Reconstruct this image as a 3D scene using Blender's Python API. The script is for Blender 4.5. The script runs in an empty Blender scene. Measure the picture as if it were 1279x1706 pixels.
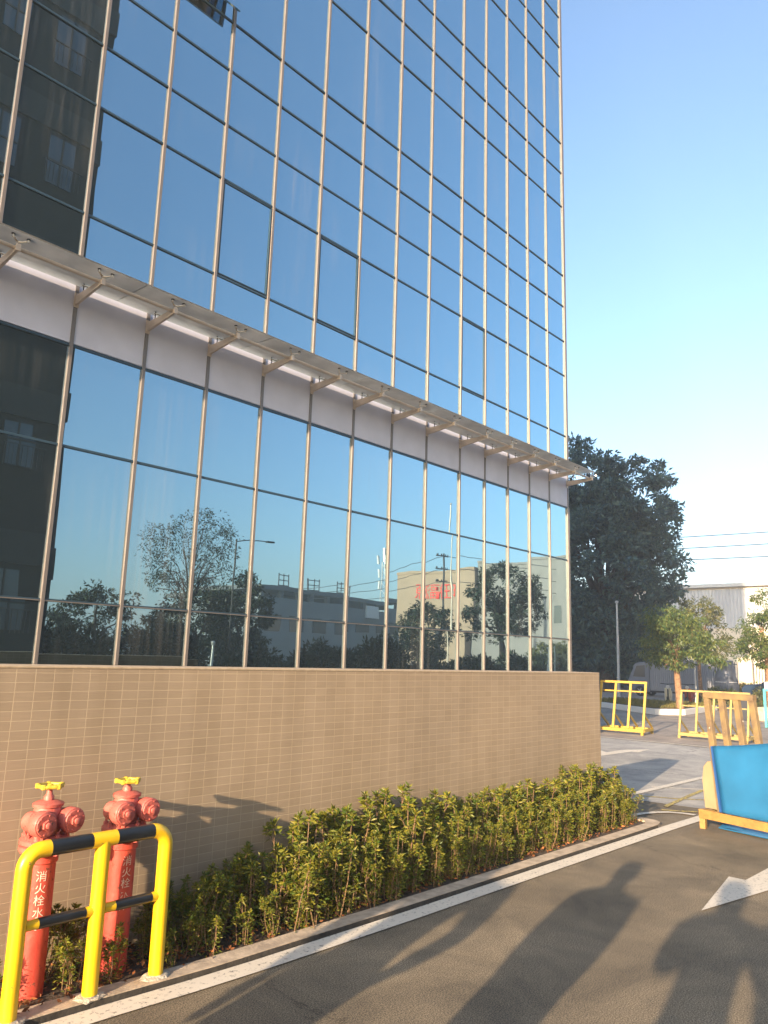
import bpy, bmesh, math, random
import numpy as np
from mathutils import Vector, Matrix
R = math.radians
sc = bpy.context.scene
col = sc.collection

# ------------------------------------------------------------------ camera
F_PX, PITCH, ROLL, YAW = 1264.96, R(10.834), R(1.722), R(47.51)
EYE = 1.6
fw = Vector((math.sin(YAW)*math.cos(PITCH), math.cos(YAW)*math.cos(PITCH), math.sin(PITCH)))
rt0 = Vector((math.cos(YAW), -math.sin(YAW), 0)); up0 = rt0.cross(fw)
rt = rt0*math.cos(ROLL) + up0*math.sin(ROLL); up = up0*math.cos(ROLL) - rt0*math.sin(ROLL)
cd = bpy.data.cameras.new('camera'); cam = bpy.data.objects.new('camera', cd); col.objects.link(cam)
cd.sensor_fit = 'VERTICAL'; cd.sensor_height = 24; cd.lens = 24*F_PX/1706
cd.clip_start = 0.05; cd.clip_end = 3000
m = Matrix((rt, up, -fw)).transposed().to_4x4(); m.translation = Vector((0, 0, EYE)); cam.matrix_world = m
sc.camera = cam

# ------------------------------------------------------------------ sky, sun, exposure
SUN_AZ, SUN_EL = R(13.5), R(14.5)        # light travels towards +X, turned by SUN_AZ to +Y
w = bpy.data.worlds.new('World'); sc.world = w; w.use_nodes = True
nt = w.node_tree; sky = nt.nodes.new('ShaderNodeTexSky'); sky.sky_type = 'NISHITA'; sky.sun_disc = False
sky.sun_elevation = SUN_EL
sky.sun_rotation = math.atan2(-math.cos(SUN_AZ), -math.sin(SUN_AZ))
sky.air_density = 1.05; sky.dust_density = 2.6; sky.ozone_density = 2.3
bg = nt.nodes['Background']; bg.inputs[1].default_value = 0.15
nt.links.new(sky.outputs[0], bg.inputs[0])
sl = bpy.data.lights.new('sun', 'SUN'); sl.energy = 5.0; sl.angle = R(0.6); sl.color = (1.0, 0.76, 0.51)
so = bpy.data.objects.new('sun', sl); col.objects.link(so)
sdir = Vector((math.cos(SUN_AZ)*math.cos(SUN_EL), math.sin(SUN_AZ)*math.cos(SUN_EL), -math.sin(SUN_EL)))
so.rotation_euler = sdir.to_track_quat('-Z', 'Y').to_euler(); so.location = (-30, -8, 14)
sc.view_settings.view_transform = 'Standard'; sc.view_settings.look = 'None'
sc.view_settings.exposure = 1.58; sc.view_settings.gamma = 1.0
sc.cycles.max_bounces = 7; sc.cycles.diffuse_bounces = 3; sc.cycles.glossy_bounces = 4
sc.cycles.transparent_max_bounces = 12; sc.cycles.caustics_reflective = False; sc.cycles.caustics_refractive = False
sc.cycles.use_denoising = True

HAZE = .0017

# ------------------------------------------------------------------ materials
def mat(name, color, rough=0.7, metal=0.0, spec=0.5, noise=0.0, nscale=8.0, bump=0.0, bscale=60.0, coat=0.0, color2=None, detail=6, stretch=None, wear=None, wear_at=.66, wear_scale=30):
    mt = bpy.data.materials.new(name); mt.use_nodes = True
    n = mt.node_tree.nodes; l = mt.node_tree.links; p = n['Principled BSDF']
    p.inputs['Base Color'].default_value = (*color, 1); p.inputs['Roughness'].default_value = rough
    p.inputs['Metallic'].default_value = metal; p.inputs['Specular IOR Level'].default_value = spec
    p.inputs['Coat Weight'].default_value = coat
    tc = n.new('ShaderNodeTexCoord'); src = tc.outputs['Object']
    if stretch:
        mp = n.new('ShaderNodeMapping'); mp.inputs['Scale'].default_value = stretch; l.new(src, mp.inputs[0]); src = mp.outputs[0]
    if noise or color2:
        t = n.new('ShaderNodeTexNoise'); t.inputs['Scale'].default_value = nscale; t.inputs['Detail'].default_value = detail
        l.new(src, t.inputs['Vector'])
        r = n.new('ShaderNodeValToRGB'); l.new(t.outputs[0], r.inputs[0])
        r.color_ramp.elements[0].position = 0.32; r.color_ramp.elements[1].position = 0.68
        c2 = color2 or tuple(min(1, c*(1+noise)) for c in color)
        c1 = color if color2 else tuple(c*(1-noise) for c in color)
        r.color_ramp.elements[0].color = (*c1, 1); r.color_ramp.elements[1].color = (*c2, 1)
        l.new(r.outputs[0], p.inputs['Base Color'])
    if wear:
        t3 = n.new('ShaderNodeTexNoise'); t3.inputs['Scale'].default_value = wear_scale; t3.inputs['Detail'].default_value = 9; t3.inputs['Roughness'].default_value = .7
        l.new(src, t3.inputs['Vector']); r3 = n.new('ShaderNodeValToRGB'); l.new(t3.outputs[0], r3.inputs[0])
        r3.color_ramp.elements[0].position = wear_at; r3.color_ramp.elements[0].color = (0, 0, 0, 1)
        r3.color_ramp.elements[1].position = wear_at+.04; r3.color_ramp.elements[1].color = (1, 1, 1, 1)
        mw = n.new('ShaderNodeMix'); mw.data_type = 'RGBA'; l.new(r3.outputs[0], mw.inputs[0])
        if noise or color2: l.new(r.outputs[0], mw.inputs[6])
        else: mw.inputs[6].default_value = (*color, 1)
        mw.inputs[7].default_value = (*wear, 1); l.new(mw.outputs[2], p.inputs['Base Color'])
        rm = n.new('ShaderNodeMapRange'); rm.inputs[3].default_value = rough; rm.inputs[4].default_value = .85; l.new(r3.outputs[0], rm.inputs[0]); l.new(rm.outputs[0], p.inputs['Roughness'])
    if bump:
        t2 = n.new('ShaderNodeTexNoise'); t2.inputs['Scale'].default_value = bscale; t2.inputs['Detail'].default_value = 4
        l.new(src, t2.inputs['Vector']); b = n.new('ShaderNodeBump'); b.inputs['Strength'].default_value = bump
        b.inputs['Distance'].default_value = 0.01
        l.new(t2.outputs[0], b.inputs['Height']); l.new(b.outputs[0], p.inputs['Normal'])
    return mt

def leaf_mat(name, c1, c2, trans=0.35, rough=0.45):
    mt = bpy.data.materials.new(name); mt.use_nodes = True; n = mt.node_tree.nodes; l = mt.node_tree.links
    p = n['Principled BSDF']; p.inputs['Roughness'].default_value = rough; p.inputs['Specular IOR Level'].default_value = 0.35
    g = n.new('ShaderNodeNewGeometry'); r = n.new('ShaderNodeValToRGB')
    r.color_ramp.elements[0].color = (*c1, 1); r.color_ramp.elements[1].color = (*c2, 1)
    e = r.color_ramp.elements.new(0.97); e.color = (c2[0]*1.35, c2[1]*1.08, c2[2]*.8, 1)
    l.new(g.outputs['Random Per Island'], r.inputs[0]); l.new(r.outputs[0], p.inputs['Base Color'])
    t = n.new('ShaderNodeBsdfTranslucent'); l.new(r.outputs[0], t.inputs[0])
    mx = n.new('ShaderNodeMixShader'); mx.inputs[0].default_value = trans
    l.new(p.outputs[0], mx.inputs[1]); l.new(t.outputs[0], mx.inputs[2]); l.new(mx.outputs[0], n['Material Output'].inputs[0])
    return mt

def asphalt_mat(name, base, patch, speck=0.72, rough=0.85):
    mt = bpy.data.materials.new(name); mt.use_nodes = True; n = mt.node_tree.nodes; l = mt.node_tree.links
    p = n['Principled BSDF']; p.inputs['Roughness'].default_value = rough; p.inputs['Specular IOR Level'].default_value = 0.3
    tc = n.new('ShaderNodeTexCoord')
    a = n.new('ShaderNodeTexNoise'); a.inputs['Scale'].default_value = 0.55; a.inputs['Detail'].default_value = 8; a.inputs['Roughness'].default_value = 0.62
    l.new(tc.outputs['Object'], a.inputs[0])
    r = n.new('ShaderNodeValToRGB'); l.new(a.outputs[0], r.inputs[0])
    r.color_ramp.elements[0].position = .35; r.color_ramp.elements[1].position = .7
    r.color_ramp.elements[0].color = (*base, 1); r.color_ramp.elements[1].color = (*patch, 1)
    b = n.new('ShaderNodeTexNoise'); b.inputs['Scale'].default_value = 150; b.inputs['Detail'].default_value = 3
    l.new(tc.outputs['Object'], b.inputs[0])
    r2 = n.new('ShaderNodeValToRGB'); l.new(b.outputs[0], r2.inputs[0])
    r2.color_ramp.elements[0].position = .35; r2.color_ramp.elements[1].position = .72
    r2.color_ramp.elements[0].color = (1-speck, 1-speck, 1-speck, 1); r2.color_ramp.elements[1].color = (1+speck, 1+speck, 1+speck*.9, 1)
    mx = n.new('ShaderNodeMix'); mx.data_type = 'RGBA'; mx.blend_type = 'MULTIPLY'; mx.inputs[0].default_value = 1
    l.new(r.outputs[0], mx.inputs[6]); l.new(r2.outputs[0], mx.inputs[7]); du = n.new('ShaderNodeTexNoise'); du.inputs['Scale'].default_value = 1.7; du.inputs['Detail'].default_value = 10; du.inputs['Roughness'].default_value = .7; du.inputs['Distortion'].default_value = .6
    l.new(tc.outputs['Object'], du.inputs[0]); r4 = n.new('ShaderNodeValToRGB'); l.new(du.outputs[0], r4.inputs[0])
    r4.color_ramp.elements[0].position = .36; r4.color_ramp.elements[0].color = (.78, .78, .78, 1); r4.color_ramp.elements[1].position = .70; r4.color_ramp.elements[1].color = (1.42, 1.38, 1.3, 1)
    m5 = n.new('ShaderNodeMix'); m5.data_type = 'RGBA'; m5.blend_type = 'MULTIPLY'; m5.inputs[0].default_value = 1; l.new(mx.outputs[2], m5.inputs[6]); l.new(r4.outputs[0], m5.inputs[7])
    vo = n.new('ShaderNodeTexVoronoi'); vo.feature = 'DISTANCE_TO_EDGE'; vo.inputs['Scale'].default_value = .33; wv = n.new('ShaderNodeVectorMath'); wv.operation = 'MULTIPLY_ADD'
    l.new(du.outputs['Color'], wv.inputs[0]); wv.inputs[1].default_value = (1.1, 1.1, 0); l.new(tc.outputs['Object'], wv.inputs[2]); l.new(wv.outputs[0], vo.inputs[0])
    r6 = n.new('ShaderNodeValToRGB'); l.new(vo.outputs[0], r6.inputs[0]); r6.color_ramp.elements[0].position = 0; r6.color_ramp.elements[0].color = (.45, .45, .45, 1); r6.color_ramp.elements[1].position = .0035; r6.color_ramp.elements[1].color = (1, 1, 1, 1)
    m7 = n.new('ShaderNodeMix'); m7.data_type = 'RGBA'; m7.blend_type = 'MULTIPLY'; m7.inputs[0].default_value = 1; l.new(m5.outputs[2], m7.inputs[6]); l.new(r6.outputs[0], m7.inputs[7])
    l.new(m7.outputs[2], p.inputs['Base Color'])
    bp = n.new('ShaderNodeBump'); bp.inputs['Strength'].default_value = .35; bp.inputs['Distance'].default_value = .003
    l.new(b.outputs[0], bp.inputs['Height']); l.new(bp.outputs[0], p.inputs['Normal'])
    return mt

def tile_mat(name):
    mt = bpy.data.materials.new(name); mt.use_nodes = True; n = mt.node_tree.nodes; l = mt.node_tree.links
    p = n['Principled BSDF']; p.inputs['Roughness'].default_value = .55; p.inputs['Specular IOR Level'].default_value = .3
    tc = n.new('ShaderNodeTexCoord'); sp = n.new('ShaderNodeSeparateXYZ'); cb = n.new('ShaderNodeCombineXYZ')
    wob = n.new('ShaderNodeTexNoise'); wob.inputs['Scale'].default_value = 1.6; l.new(tc.outputs['Object'], wob.inputs[0])
    ws = n.new('ShaderNodeVectorMath'); ws.operation = 'SCALE'; ws.inputs['Scale'].default_value = .006; l.new(wob.outputs['Color'], ws.inputs[0])
    ad = n.new('ShaderNodeVectorMath'); ad.operation = 'ADD'; l.new(tc.outputs['Object'], ad.inputs[0]); l.new(ws.outputs[0], ad.inputs[1])
    l.new(ad.outputs[0], sp.inputs[0])
    xy = n.new('ShaderNodeMath'); xy.operation = 'ADD'; l.new(sp.outputs[0], xy.inputs[0]); l.new(sp.outputs[1], xy.inputs[1])
    l.new(xy.outputs[0], cb.inputs[0]); l.new(sp.outputs[2], cb.inputs[1])
    br = n.new('ShaderNodeTexBrick'); l.new(cb.outputs[0], br.inputs[0])
    br.offset = 0.0; br.squash = 1.0
    br.inputs['Scale'].default_value = 1.0; br.inputs['Brick Width'].default_value = 0.098; br.inputs['Row Height'].default_value = 0.0475
    br.inputs['Mortar Size'].default_value = 0.0022; br.inputs['Mortar Smooth'].default_value = .25; br.inputs['Bias'].default_value = 0
    br.inputs['Color1'].default_value = (.315, .243, .168, 1); br.inputs['Color2'].default_value = (.342, .266, .187, 1)
    br.inputs['Mortar'].default_value = (.44, .35, .24, 1)
    # broad stains and per-course wear
    st = n.new('ShaderNodeTexNoise'); st.inputs['Scale'].default_value = 1.1; st.inputs['Detail'].default_value = 7; l.new(tc.outputs['Object'], st.inputs[0])
    rr = n.new('ShaderNodeValToRGB'); l.new(st.outputs[0], rr.inputs[0])
    rr.color_ramp.elements[0].position = .3; rr.color_ramp.elements[1].position = .7
    rr.color_ramp.elements[0].color = (.86, .86, .86, 1); rr.color_ramp.elements[1].color = (1.08, 1.07, 1.05, 1)
    mx = n.new('ShaderNodeMix'); mx.data_type = 'RGBA'; mx.blend_type = 'MULTIPLY'; mx.inputs[0].default_value = 1
    l.new(br.outputs[0], mx.inputs[6]); l.new(rr.outputs[0], mx.inputs[7])
    mv = n.new('ShaderNodeMapping'); mv.inputs['Scale'].default_value = (5, 5, .5); l.new(tc.outputs['Object'], mv.inputs[0])
    sv = n.new('ShaderNodeTexNoise'); sv.inputs['Scale'].default_value = 1; sv.inputs['Detail'].default_value = 6; l.new(mv.outputs[0], sv.inputs[0])
    rv = n.new('ShaderNodeValToRGB'); l.new(sv.outputs[0], rv.inputs[0]); rv.color_ramp.elements[0].position = .38; rv.color_ramp.elements[1].position = .6
    rv.color_ramp.elements[0].color = (.93, .925, .91, 1); rv.color_ramp.elements[1].color = (1.03, 1.03, 1.03, 1)
    mxv = n.new('ShaderNodeMix'); mxv.data_type = 'RGBA'; mxv.blend_type = 'MULTIPLY'; mxv.inputs[0].default_value = 1
    l.new(mx.outputs[2], mxv.inputs[6]); l.new(rv.outputs[0], mxv.inputs[7]); mx = mxv
    # streaky grain on each tile
    mp = n.new('ShaderNodeMapping'); mp.inputs['Scale'].default_value = (9, 9, 220); l.new(tc.outputs['Object'], mp.inputs[0])
    gr = n.new('ShaderNodeTexNoise'); gr.inputs['Scale'].default_value = 1; gr.inputs['Detail'].default_value = 4; l.new(mp.outputs[0], gr.inputs[0])
    r3 = n.new('ShaderNodeValToRGB'); l.new(gr.outputs[0], r3.inputs[0]); r3.color_ramp.elements[0].color = (.86, .86, .86, 1); r3.color_ramp.elements[1].color = (1.12, 1.12, 1.12, 1)
    mx2 = n.new('ShaderNodeMix'); mx2.data_type = 'RGBA'; mx2.blend_type = 'MULTIPLY'; mx2.inputs[0].default_value = 1
    l.new(mx.outputs[2], mx2.inputs[6]); l.new(r3.outputs[0], mx2.inputs[7]); l.new(mx2.outputs[2], p.inputs['Base Color'])
    bp = n.new('ShaderNodeBump'); bp.inputs['Strength'].default_value = .6; bp.inputs['Distance'].default_value = .003; bp.invert = True
    l.new(br.outputs['Fac'], bp.inputs['Height']); l.new(bp.outputs[0], p.inputs['Normal'])
    return mt

def facade_glass(name, tint=(.455, .655, .745), dust=.003):
    mt = bpy.data.materials.new(name); mt.use_nodes = True; n = mt.node_tree.nodes; l = mt.node_tree.links
    n.remove(n['Principled BSDF'])
    tc = n.new('ShaderNodeTexCoord')
    df = n.new('ShaderNodeBsdfDiffuse'); df.inputs[0].default_value = (.012, .022, .028, 1)
    gl = n.new('ShaderNodeBsdfGlossy'); gl.inputs['Roughness'].default_value = .006; gl.inputs['Color'].default_value = (*tint, 1)
    # slow waviness of tempered glass
    mp = n.new('ShaderNodeMapping'); mp.inputs['Scale'].default_value = (1.0, 1.0, .45); l.new(tc.outputs['Object'], mp.inputs[0])
    ns = n.new('ShaderNodeTexNoise'); ns.inputs['Scale'].default_value = 1.3; ns.inputs['Detail'].default_value = 1.5; l.new(mp.outputs[0], ns.inputs[0])
    bp = n.new('ShaderNodeBump'); bp.inputs['Strength'].default_value = .09; bp.inputs['Distance'].default_value = .02
    l.new(ns.outputs[0], bp.inputs['Height']); l.new(bp.outputs[0], gl.inputs['Normal'])
    lw = n.new('ShaderNodeLayerWeight'); lw.inputs[0].default_value = .5
    mr = n.new('ShaderNodeMapRange'); mr.inputs[1].default_value = 0; mr.inputs[2].default_value = .6; mr.inputs[3].default_value = .52; mr.inputs[4].default_value = .96
    l.new(lw.outputs['Facing'], mr.inputs[0])
    mx = n.new('ShaderNodeMixShader'); l.new(mr.outputs[0], mx.inputs[0]); l.new(df.outputs[0], mx.inputs[1]); l.new(gl.outputs[0], mx.inputs[2])
    # dried rain streaks and dust
    mp2 = n.new('ShaderNodeMapping'); mp2.inputs['Scale'].default_value = (16, 16, .5); l.new(tc.outputs['Object'], mp2.inputs[0])
    st = n.new('ShaderNodeTexNoise'); st.inputs['Scale'].default_value = 1; st.inputs['Detail'].default_value = 5; l.new(mp2.outputs[0], st.inputs[0])
    big = n.new('ShaderNodeTexNoise'); big.inputs['Scale'].default_value = .55; big.inputs['Detail'].default_value = 2; l.new(tc.outputs['Object'], big.inputs[0])
    r1 = n.new('ShaderNodeValToRGB'); l.new(st.outputs[0], r1.inputs[0]); r1.color_ramp.elements[0].position = .45; r1.color_ramp.elements[1].position = .8
    r2 = n.new('ShaderNodeValToRGB'); l.new(big.outputs[0], r2.inputs[0]); r2.color_ramp.elements[0].position = .5; r2.color_ramp.elements[1].position = .72
    mu = n.new('ShaderNodeMath'); mu.operation = 'MULTIPLY'; l.new(r1.outputs[0], mu.inputs[0]); l.new(r2.outputs[0], mu.inputs[1])
    ma = n.new('ShaderNodeMath'); ma.operation = 'MULTIPLY_ADD'; l.new(mu.outputs[0], ma.inputs[0]); ma.inputs[1].default_value = .16; ma.inputs[2].default_value = dust
    du = n.new('ShaderNodeBsdfDiffuse'); du.inputs[0].default_value = (.55, .52, .48, 1)
    mx2 = n.new('ShaderNodeMixShader'); l.new(ma.outputs[0], mx2.inputs[0]); l.new(mx.outputs[0], mx2.inputs[1]); l.new(du.outputs[0], mx2.inputs[2])
    l.new(mx2.outputs[0], n['Material Output'].inputs[0])
    return mt

def canopy_glass_mat():
    mt = bpy.data.materials.new('dusty_canopy_glass'); mt.use_nodes = True; n = mt.node_tree.nodes; l = mt.node_tree.links
    n.remove(n['Principled BSDF'])
    tr = n.new('ShaderNodeBsdfTransparent'); tr.inputs[0].default_value = (.82, .9, .86, 1)
    df = n.new('ShaderNodeBsdfDiffuse'); df.inputs[0].default_value = (.85, .83, .8, 1)
    tl = n.new('ShaderNodeBsdfTranslucent'); tl.inputs[0].default_value = (.97, .95, .9, 1)
    gl = n.new('ShaderNodeBsdfGlossy'); gl.inputs['Roughness'].default_value = .03
    tc = n.new('ShaderNodeTexCoord'); ns = n.new('ShaderNodeTexNoise'); ns.inputs['Scale'].default_value = 3; ns.inputs['Detail'].default_value = 8
    l.new(tc.outputs['Object'], ns.inputs[0])
    mr = n.new('ShaderNodeMapRange'); mr.inputs[1].default_value = .3; mr.inputs[2].default_value = .7; mr.inputs[3].default_value = .42; mr.inputs[4].default_value = .60
    l.new(ns.outputs[0], mr.inputs[0])
    a = n.new('ShaderNodeMixShader'); a.inputs[0].default_value = .8; l.new(df.outputs[0], a.inputs[1]); l.new(tl.outputs[0], a.inputs[2])
    b = n.new('ShaderNodeMixShader'); l.new(mr.outputs[0], b.inputs[0]); l.new(tr.outputs[0], b.inputs[1]); l.new(a.outputs[0], b.inputs[2])
    fr = n.new('ShaderNodeFresnel'); fr.inputs[0].default_value = 1.25
    c = n.new('ShaderNodeMixShader'); l.new(fr.outputs[0], c.inputs[0]); l.new(b.outputs[0], c.inputs[1]); l.new(gl.outputs[0], c.inputs[2])
    l.new(c.outputs[0], n['Material Output'].inputs[0])
    return mt

def paint_mat(name, color, wear=.35, under=(.07, .065, .06)):
    """Road paint: worn through in specks to the asphalt below."""
    mt = bpy.data.materials.new(name); mt.use_nodes = True; n = mt.node_tree.nodes; l = mt.node_tree.links
    p = n['Principled BSDF']; p.inputs['Roughness'].default_value = .7
    tc = n.new('ShaderNodeTexCoord'); a = n.new('ShaderNodeTexNoise'); a.inputs['Scale'].default_value = 38; a.inputs['Detail'].default_value = 8; a.inputs['Roughness'].default_value = .75
    l.new(tc.outputs['Object'], a.inputs[0])
    r = n.new('ShaderNodeValToRGB'); l.new(a.outputs[0], r.inputs[0])
    r.color_ramp.elements[0].position = wear; r.color_ramp.elements[0].color = (*under, 1)
    r.color_ramp.elements[1].position = wear+.1; r.color_ramp.elements[1].color = (*color, 1)
    b = n.new('ShaderNodeTexNoise'); b.inputs['Scale'].default_value = 2.5; b.inputs['Detail'].default_value = 5; l.new(tc.outputs['Object'], b.inputs[0])
    r2 = n.new('ShaderNodeValToRGB'); l.new(b.outputs[0], r2.inputs[0]); r2.color_ramp.elements[0].color = (.78, .78, .78, 1); r2.color_ramp.elements[1].color = (1.05, 1.05, 1.05, 1)
    mx = n.new('ShaderNodeMix'); mx.data_type = 'RGBA'; mx.blend_type = 'MULTIPLY'; mx.inputs[0].default_value = 1
    l.new(r.outputs[0], mx.inputs[6]); l.new(r2.outputs[0], mx.inputs[7]); l.new(mx.outputs[2], p.inputs['Base Color'])
    return mt

M = {}
M['asphalt'] = asphalt_mat('asphalt', (.155, .128, .094), (.235, .194, .142))
M['road'] = asphalt_mat('grey_road', (.30, .295, .29), (.36, .35, .34), .25)
M['pave'] = asphalt_mat('pink_pavement', (.25, .22, .20), (.31, .27, .24), .2)
M['tile'] = tile_mat('wall_tile')
M['coping'] = mat('coping', (.40, .31, .21), .6, noise=.15, nscale=20)
M['concrete'] = mat('concrete', (.42, .34, .255), .9, noise=.25, nscale=14, bump=.4)
M['kerb_face_strip'] = mat('kerb_face_strip', (.035, .030, .024), .9, noise=.4, nscale=25, bump=.5)
M['mortar'] = mat('mortar', (.42, .38, .31), .95, noise=.2, nscale=40, bump=.9, bscale=90)
M['soil'] = mat('soil', (.06, .042, .028), .95, noise=.5, nscale=30, bump=1.0, bscale=40)
M['white_paint'] = paint_mat('white_road_paint', (.68, .62, .52), .345)
M['yellow_paint'] = paint_mat('yellow_road_paint', (.55, .42, .10), .42)
M['alu'] = mat('champagne_aluminium', (.22, .187, .165), .42, metal=.35, noise=.06, nscale=5)
M['grey_alu'] = mat('grey_aluminium', (.17, .155, .15), .45, metal=.2)
M['dark_alu'] = mat('dark_aluminium', (.035, .07, .10), .4, metal=.3)
M['band'] = mat('white_cladding', (.55, .55, .63), .5, noise=.06, nscale=2.5)
M['glass'] = facade_glass('mirror_glass')
M['steel'] = mat('painted_steel', (.56, .47, .39), .4, metal=.2, noise=.08)
M['inox'] = mat('stainless', (.78, .74, .68), .16, metal=1.0)
M['rubber'] = mat('black_rubber', (.02, .02, .02), .6)
M['cglass'] = canopy_glass_mat()
M['hyd'] = mat('hydrant_red', (.42, .085, .065), .48, color2=(.54, .14, .11), nscale=9, bump=.25, bscale=70, coat=.08, wear=(.12, .05, .035), wear_at=.59, wear_scale=28)
M['hyd_dark'] = mat('hydrant_pipe_red', (.40, .045, .03), .5, color2=(.50, .075, .05), nscale=6, bump=.25, bscale=45, wear=(.16, .05, .03), wear_at=.60, wear_scale=22)
M['wheel_y'] = mat('wheel_yellow', (.50, .36, .035), .4, noise=.2, nscale=60)
M['brass'] = mat('worn_brass', (.45, .30, .12), .4, metal=.6, noise=.3, nscale=50)
M['chalk'] = mat('white_lettering', (.62, .53, .44), .6)
M['yellow'] = mat('safety_yellow', (.74, .46, .010), .36, noise=.07, nscale=9, coat=.15, wear=(.28, .19, .05), wear_at=.655, wear_scale=24)
M['black'] = mat('gloss_black', (.012, .014, .017), .32, noise=.3, nscale=10, coat=.15, wear=(.10, .09, .07), wear_at=.68, wear_scale=24)
M['rack_y'] = mat('rack_yellow', (.44, .30, .03), .5, color2=(.38, .24, .035), nscale=18, bump=.2, wear=(.14, .08, .04), wear_at=.62, wear_scale=14)
M['rack_pale'] = mat('rack_faded', (.36, .27, .085), .6, color2=(.28, .20, .07), nscale=12, bump=.2, wear=(.12, .08, .05), wear_at=.60, wear_scale=12)
M['rack_old'] = mat('rack_worn', (.235, .165, .07), .65, color2=(.14, .095, .06), nscale=9, bump=.3, wear=(.55, .52, .44), wear_at=.66, wear_scale=9)
M['rack_rust'] = mat('rack_orange', (.36, .21, .055), .6, color2=(.27, .14, .04), nscale=14, bump=.3, wear=(.12, .06, .03), wear_at=.62, wear_scale=16)
M['blue'] = mat('blue_sheet', (.018, .13, .28), .30, noise=.14, nscale=3, coat=.25, wear=(.22, .30, .36), wear_at=.70, wear_scale=10)
M['blue_dark'] = mat('blue_fold', (.02, .08, .24), .4)
M['tan'] = mat('tan_board', (.28, .215, .12), .6, noise=.1, nscale=6)
M['bark'] = mat('bark', (.24, .14, .08), .9, noise=.4, nscale=14, bump=1, bscale=25)
M['bark_dark'] = mat('dark_bark', (.05, .04, .035), .9, noise=.4, nscale=10, bump=1, bscale=20)
M['stem'] = mat('shrub_stem', (.12, .07, .035), .8, color2=(.22, .13, .065), nscale=30)
M['shrub'] = leaf_mat('shrub_leaf', (.060, .108, .014), (.185, .20, .03), .3)
M['litter'] = leaf_mat('dead_leaf', (.10, .04, .02), (.26, .12, .05), .1, .8)
M['tree_haze_blue'] = leaf_mat('haze_blue_foliage', (.038, .090, .110), (.070, .140, .135), .3)  # blue haze and shade put into the leaf colour of the far trees
M['tree_mirror'] = leaf_mat('backlit_dark_foliage', (.008, .020, .013), (.018, .038, .022), .12)  # leaf colour darkened so the mirrored trees read as backlit silhouettes
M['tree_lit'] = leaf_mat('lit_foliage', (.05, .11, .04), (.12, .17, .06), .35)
M['tree_grey'] = leaf_mat('grey_foliage', (.07, .10, .045), (.12, .14, .06), .3)
M['grass'] = leaf_mat('grass_blade', (.09, .11, .03), (.18, .17, .05), .3)
M['cream'] = mat('cream_wall', (.72, .62, .48), .85, noise=.06, nscale=.4)
M['corr'] = mat('pale_corrugated', (.50, .50, .50), .6, noise=.06, nscale=.5)
M['beige'] = mat('beige_wall', (.29, .205, .14), .85, noise=.06, nscale=.5)
M['greybeige'] = mat('grey_wall', (.19, .175, .165), .85, noise=.08, nscale=.5)
M['tower'] = mat('tower_wall', (.006, .009, .010), .85, noise=.12, nscale=1.5)
M['tower_band'] = mat('tower_band', (.024, .028, .029), .85)
M['pane_dark'] = mat('window_glass', (.02, .03, .04), .08, spec=.8)
M['pane_pale'] = mat('pale_window_glass', (.05, .07, .09), .15, spec=.8)
M['ware'] = mat('warehouse_wall', (.16, .18, .20), .8, noise=.1, nscale=.3)
M['ware_roof'] = mat('warehouse_roof', (.10, .11, .12), .7)
M['white'] = mat('white_coat', (.75, .73, .70), .5)
M['red'] = mat('red_letters', (.65, .05, .03), .5)
M['darkmetal'] = mat('dark_metal', (.035, .035, .04), .5, metal=.4)
M['galv'] = mat('galvanised', (.42, .42, .42), .4, metal=.6, noise=.1)
M['truckbox'] = mat('truck_box', (.27, .28, .31), .55, noise=.06, nscale=1.2)
M['truckcab'] = mat('truck_cab', (.09, .11, .15), .3, coat=.4)
M['tarp'] = mat('grey_tarpaulin', (.10, .11, .13), .55, noise=.5, nscale=3, bump=.6, bscale=6)
M['carpaint'] = mat('dark_car_paint', (.015, .03, .06), .2, coat=.8)
M['tyre'] = mat('tyre', (.02, .02, .02), .85)
M['binm'] = mat('bin_plastic', (.03, .035, .05), .5)
M['cyan'] = mat('cyan_paint', (.08, .45, .52), .4)
M['scoot1'] = mat('cream_plastic', (.75, .68, .50), .3, coat=.4)
M['scoot2'] = mat('red_plastic', (.45, .08, .05), .3, coat=.4)
M['skin'] = mat('skin', (.45, .27, .18), .55)
M['hair'] = mat('black_hair', (.012, .01, .009), .5)
M['cloth_a'] = mat('navy_cloth', (.03, .04, .07), .9, noise=.1, nscale=30)
M['cloth_b'] = mat('grey_cloth', (.14, .14, .14), .9, noise=.1, nscale=30)
M['cloth_c'] = mat('black_cloth', (.02, .02, .02), .9)

# ------------------------------------------------------------------ helpers
def tag(o, label=None, cat=None, group=None, kind=None):
    if label: o['label'] = label
    if cat: o['category'] = cat
    if group: o['group'] = group
    if kind: o['kind'] = kind
    return o
def empty(name, loc=(0, 0, 0), rz=0.0):
    o = bpy.data.objects.new(name, None); col.objects.link(o); o.location = loc; o.rotation_euler = (0, 0, rz)
    o.empty_display_size = .2
    return o
def copy_tree(o, parent=None):
    c = o.copy(); col.objects.link(c); c.parent = parent
    for ch in [x for x in o.children]: copy_tree(ch, c)
    return c

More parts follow.
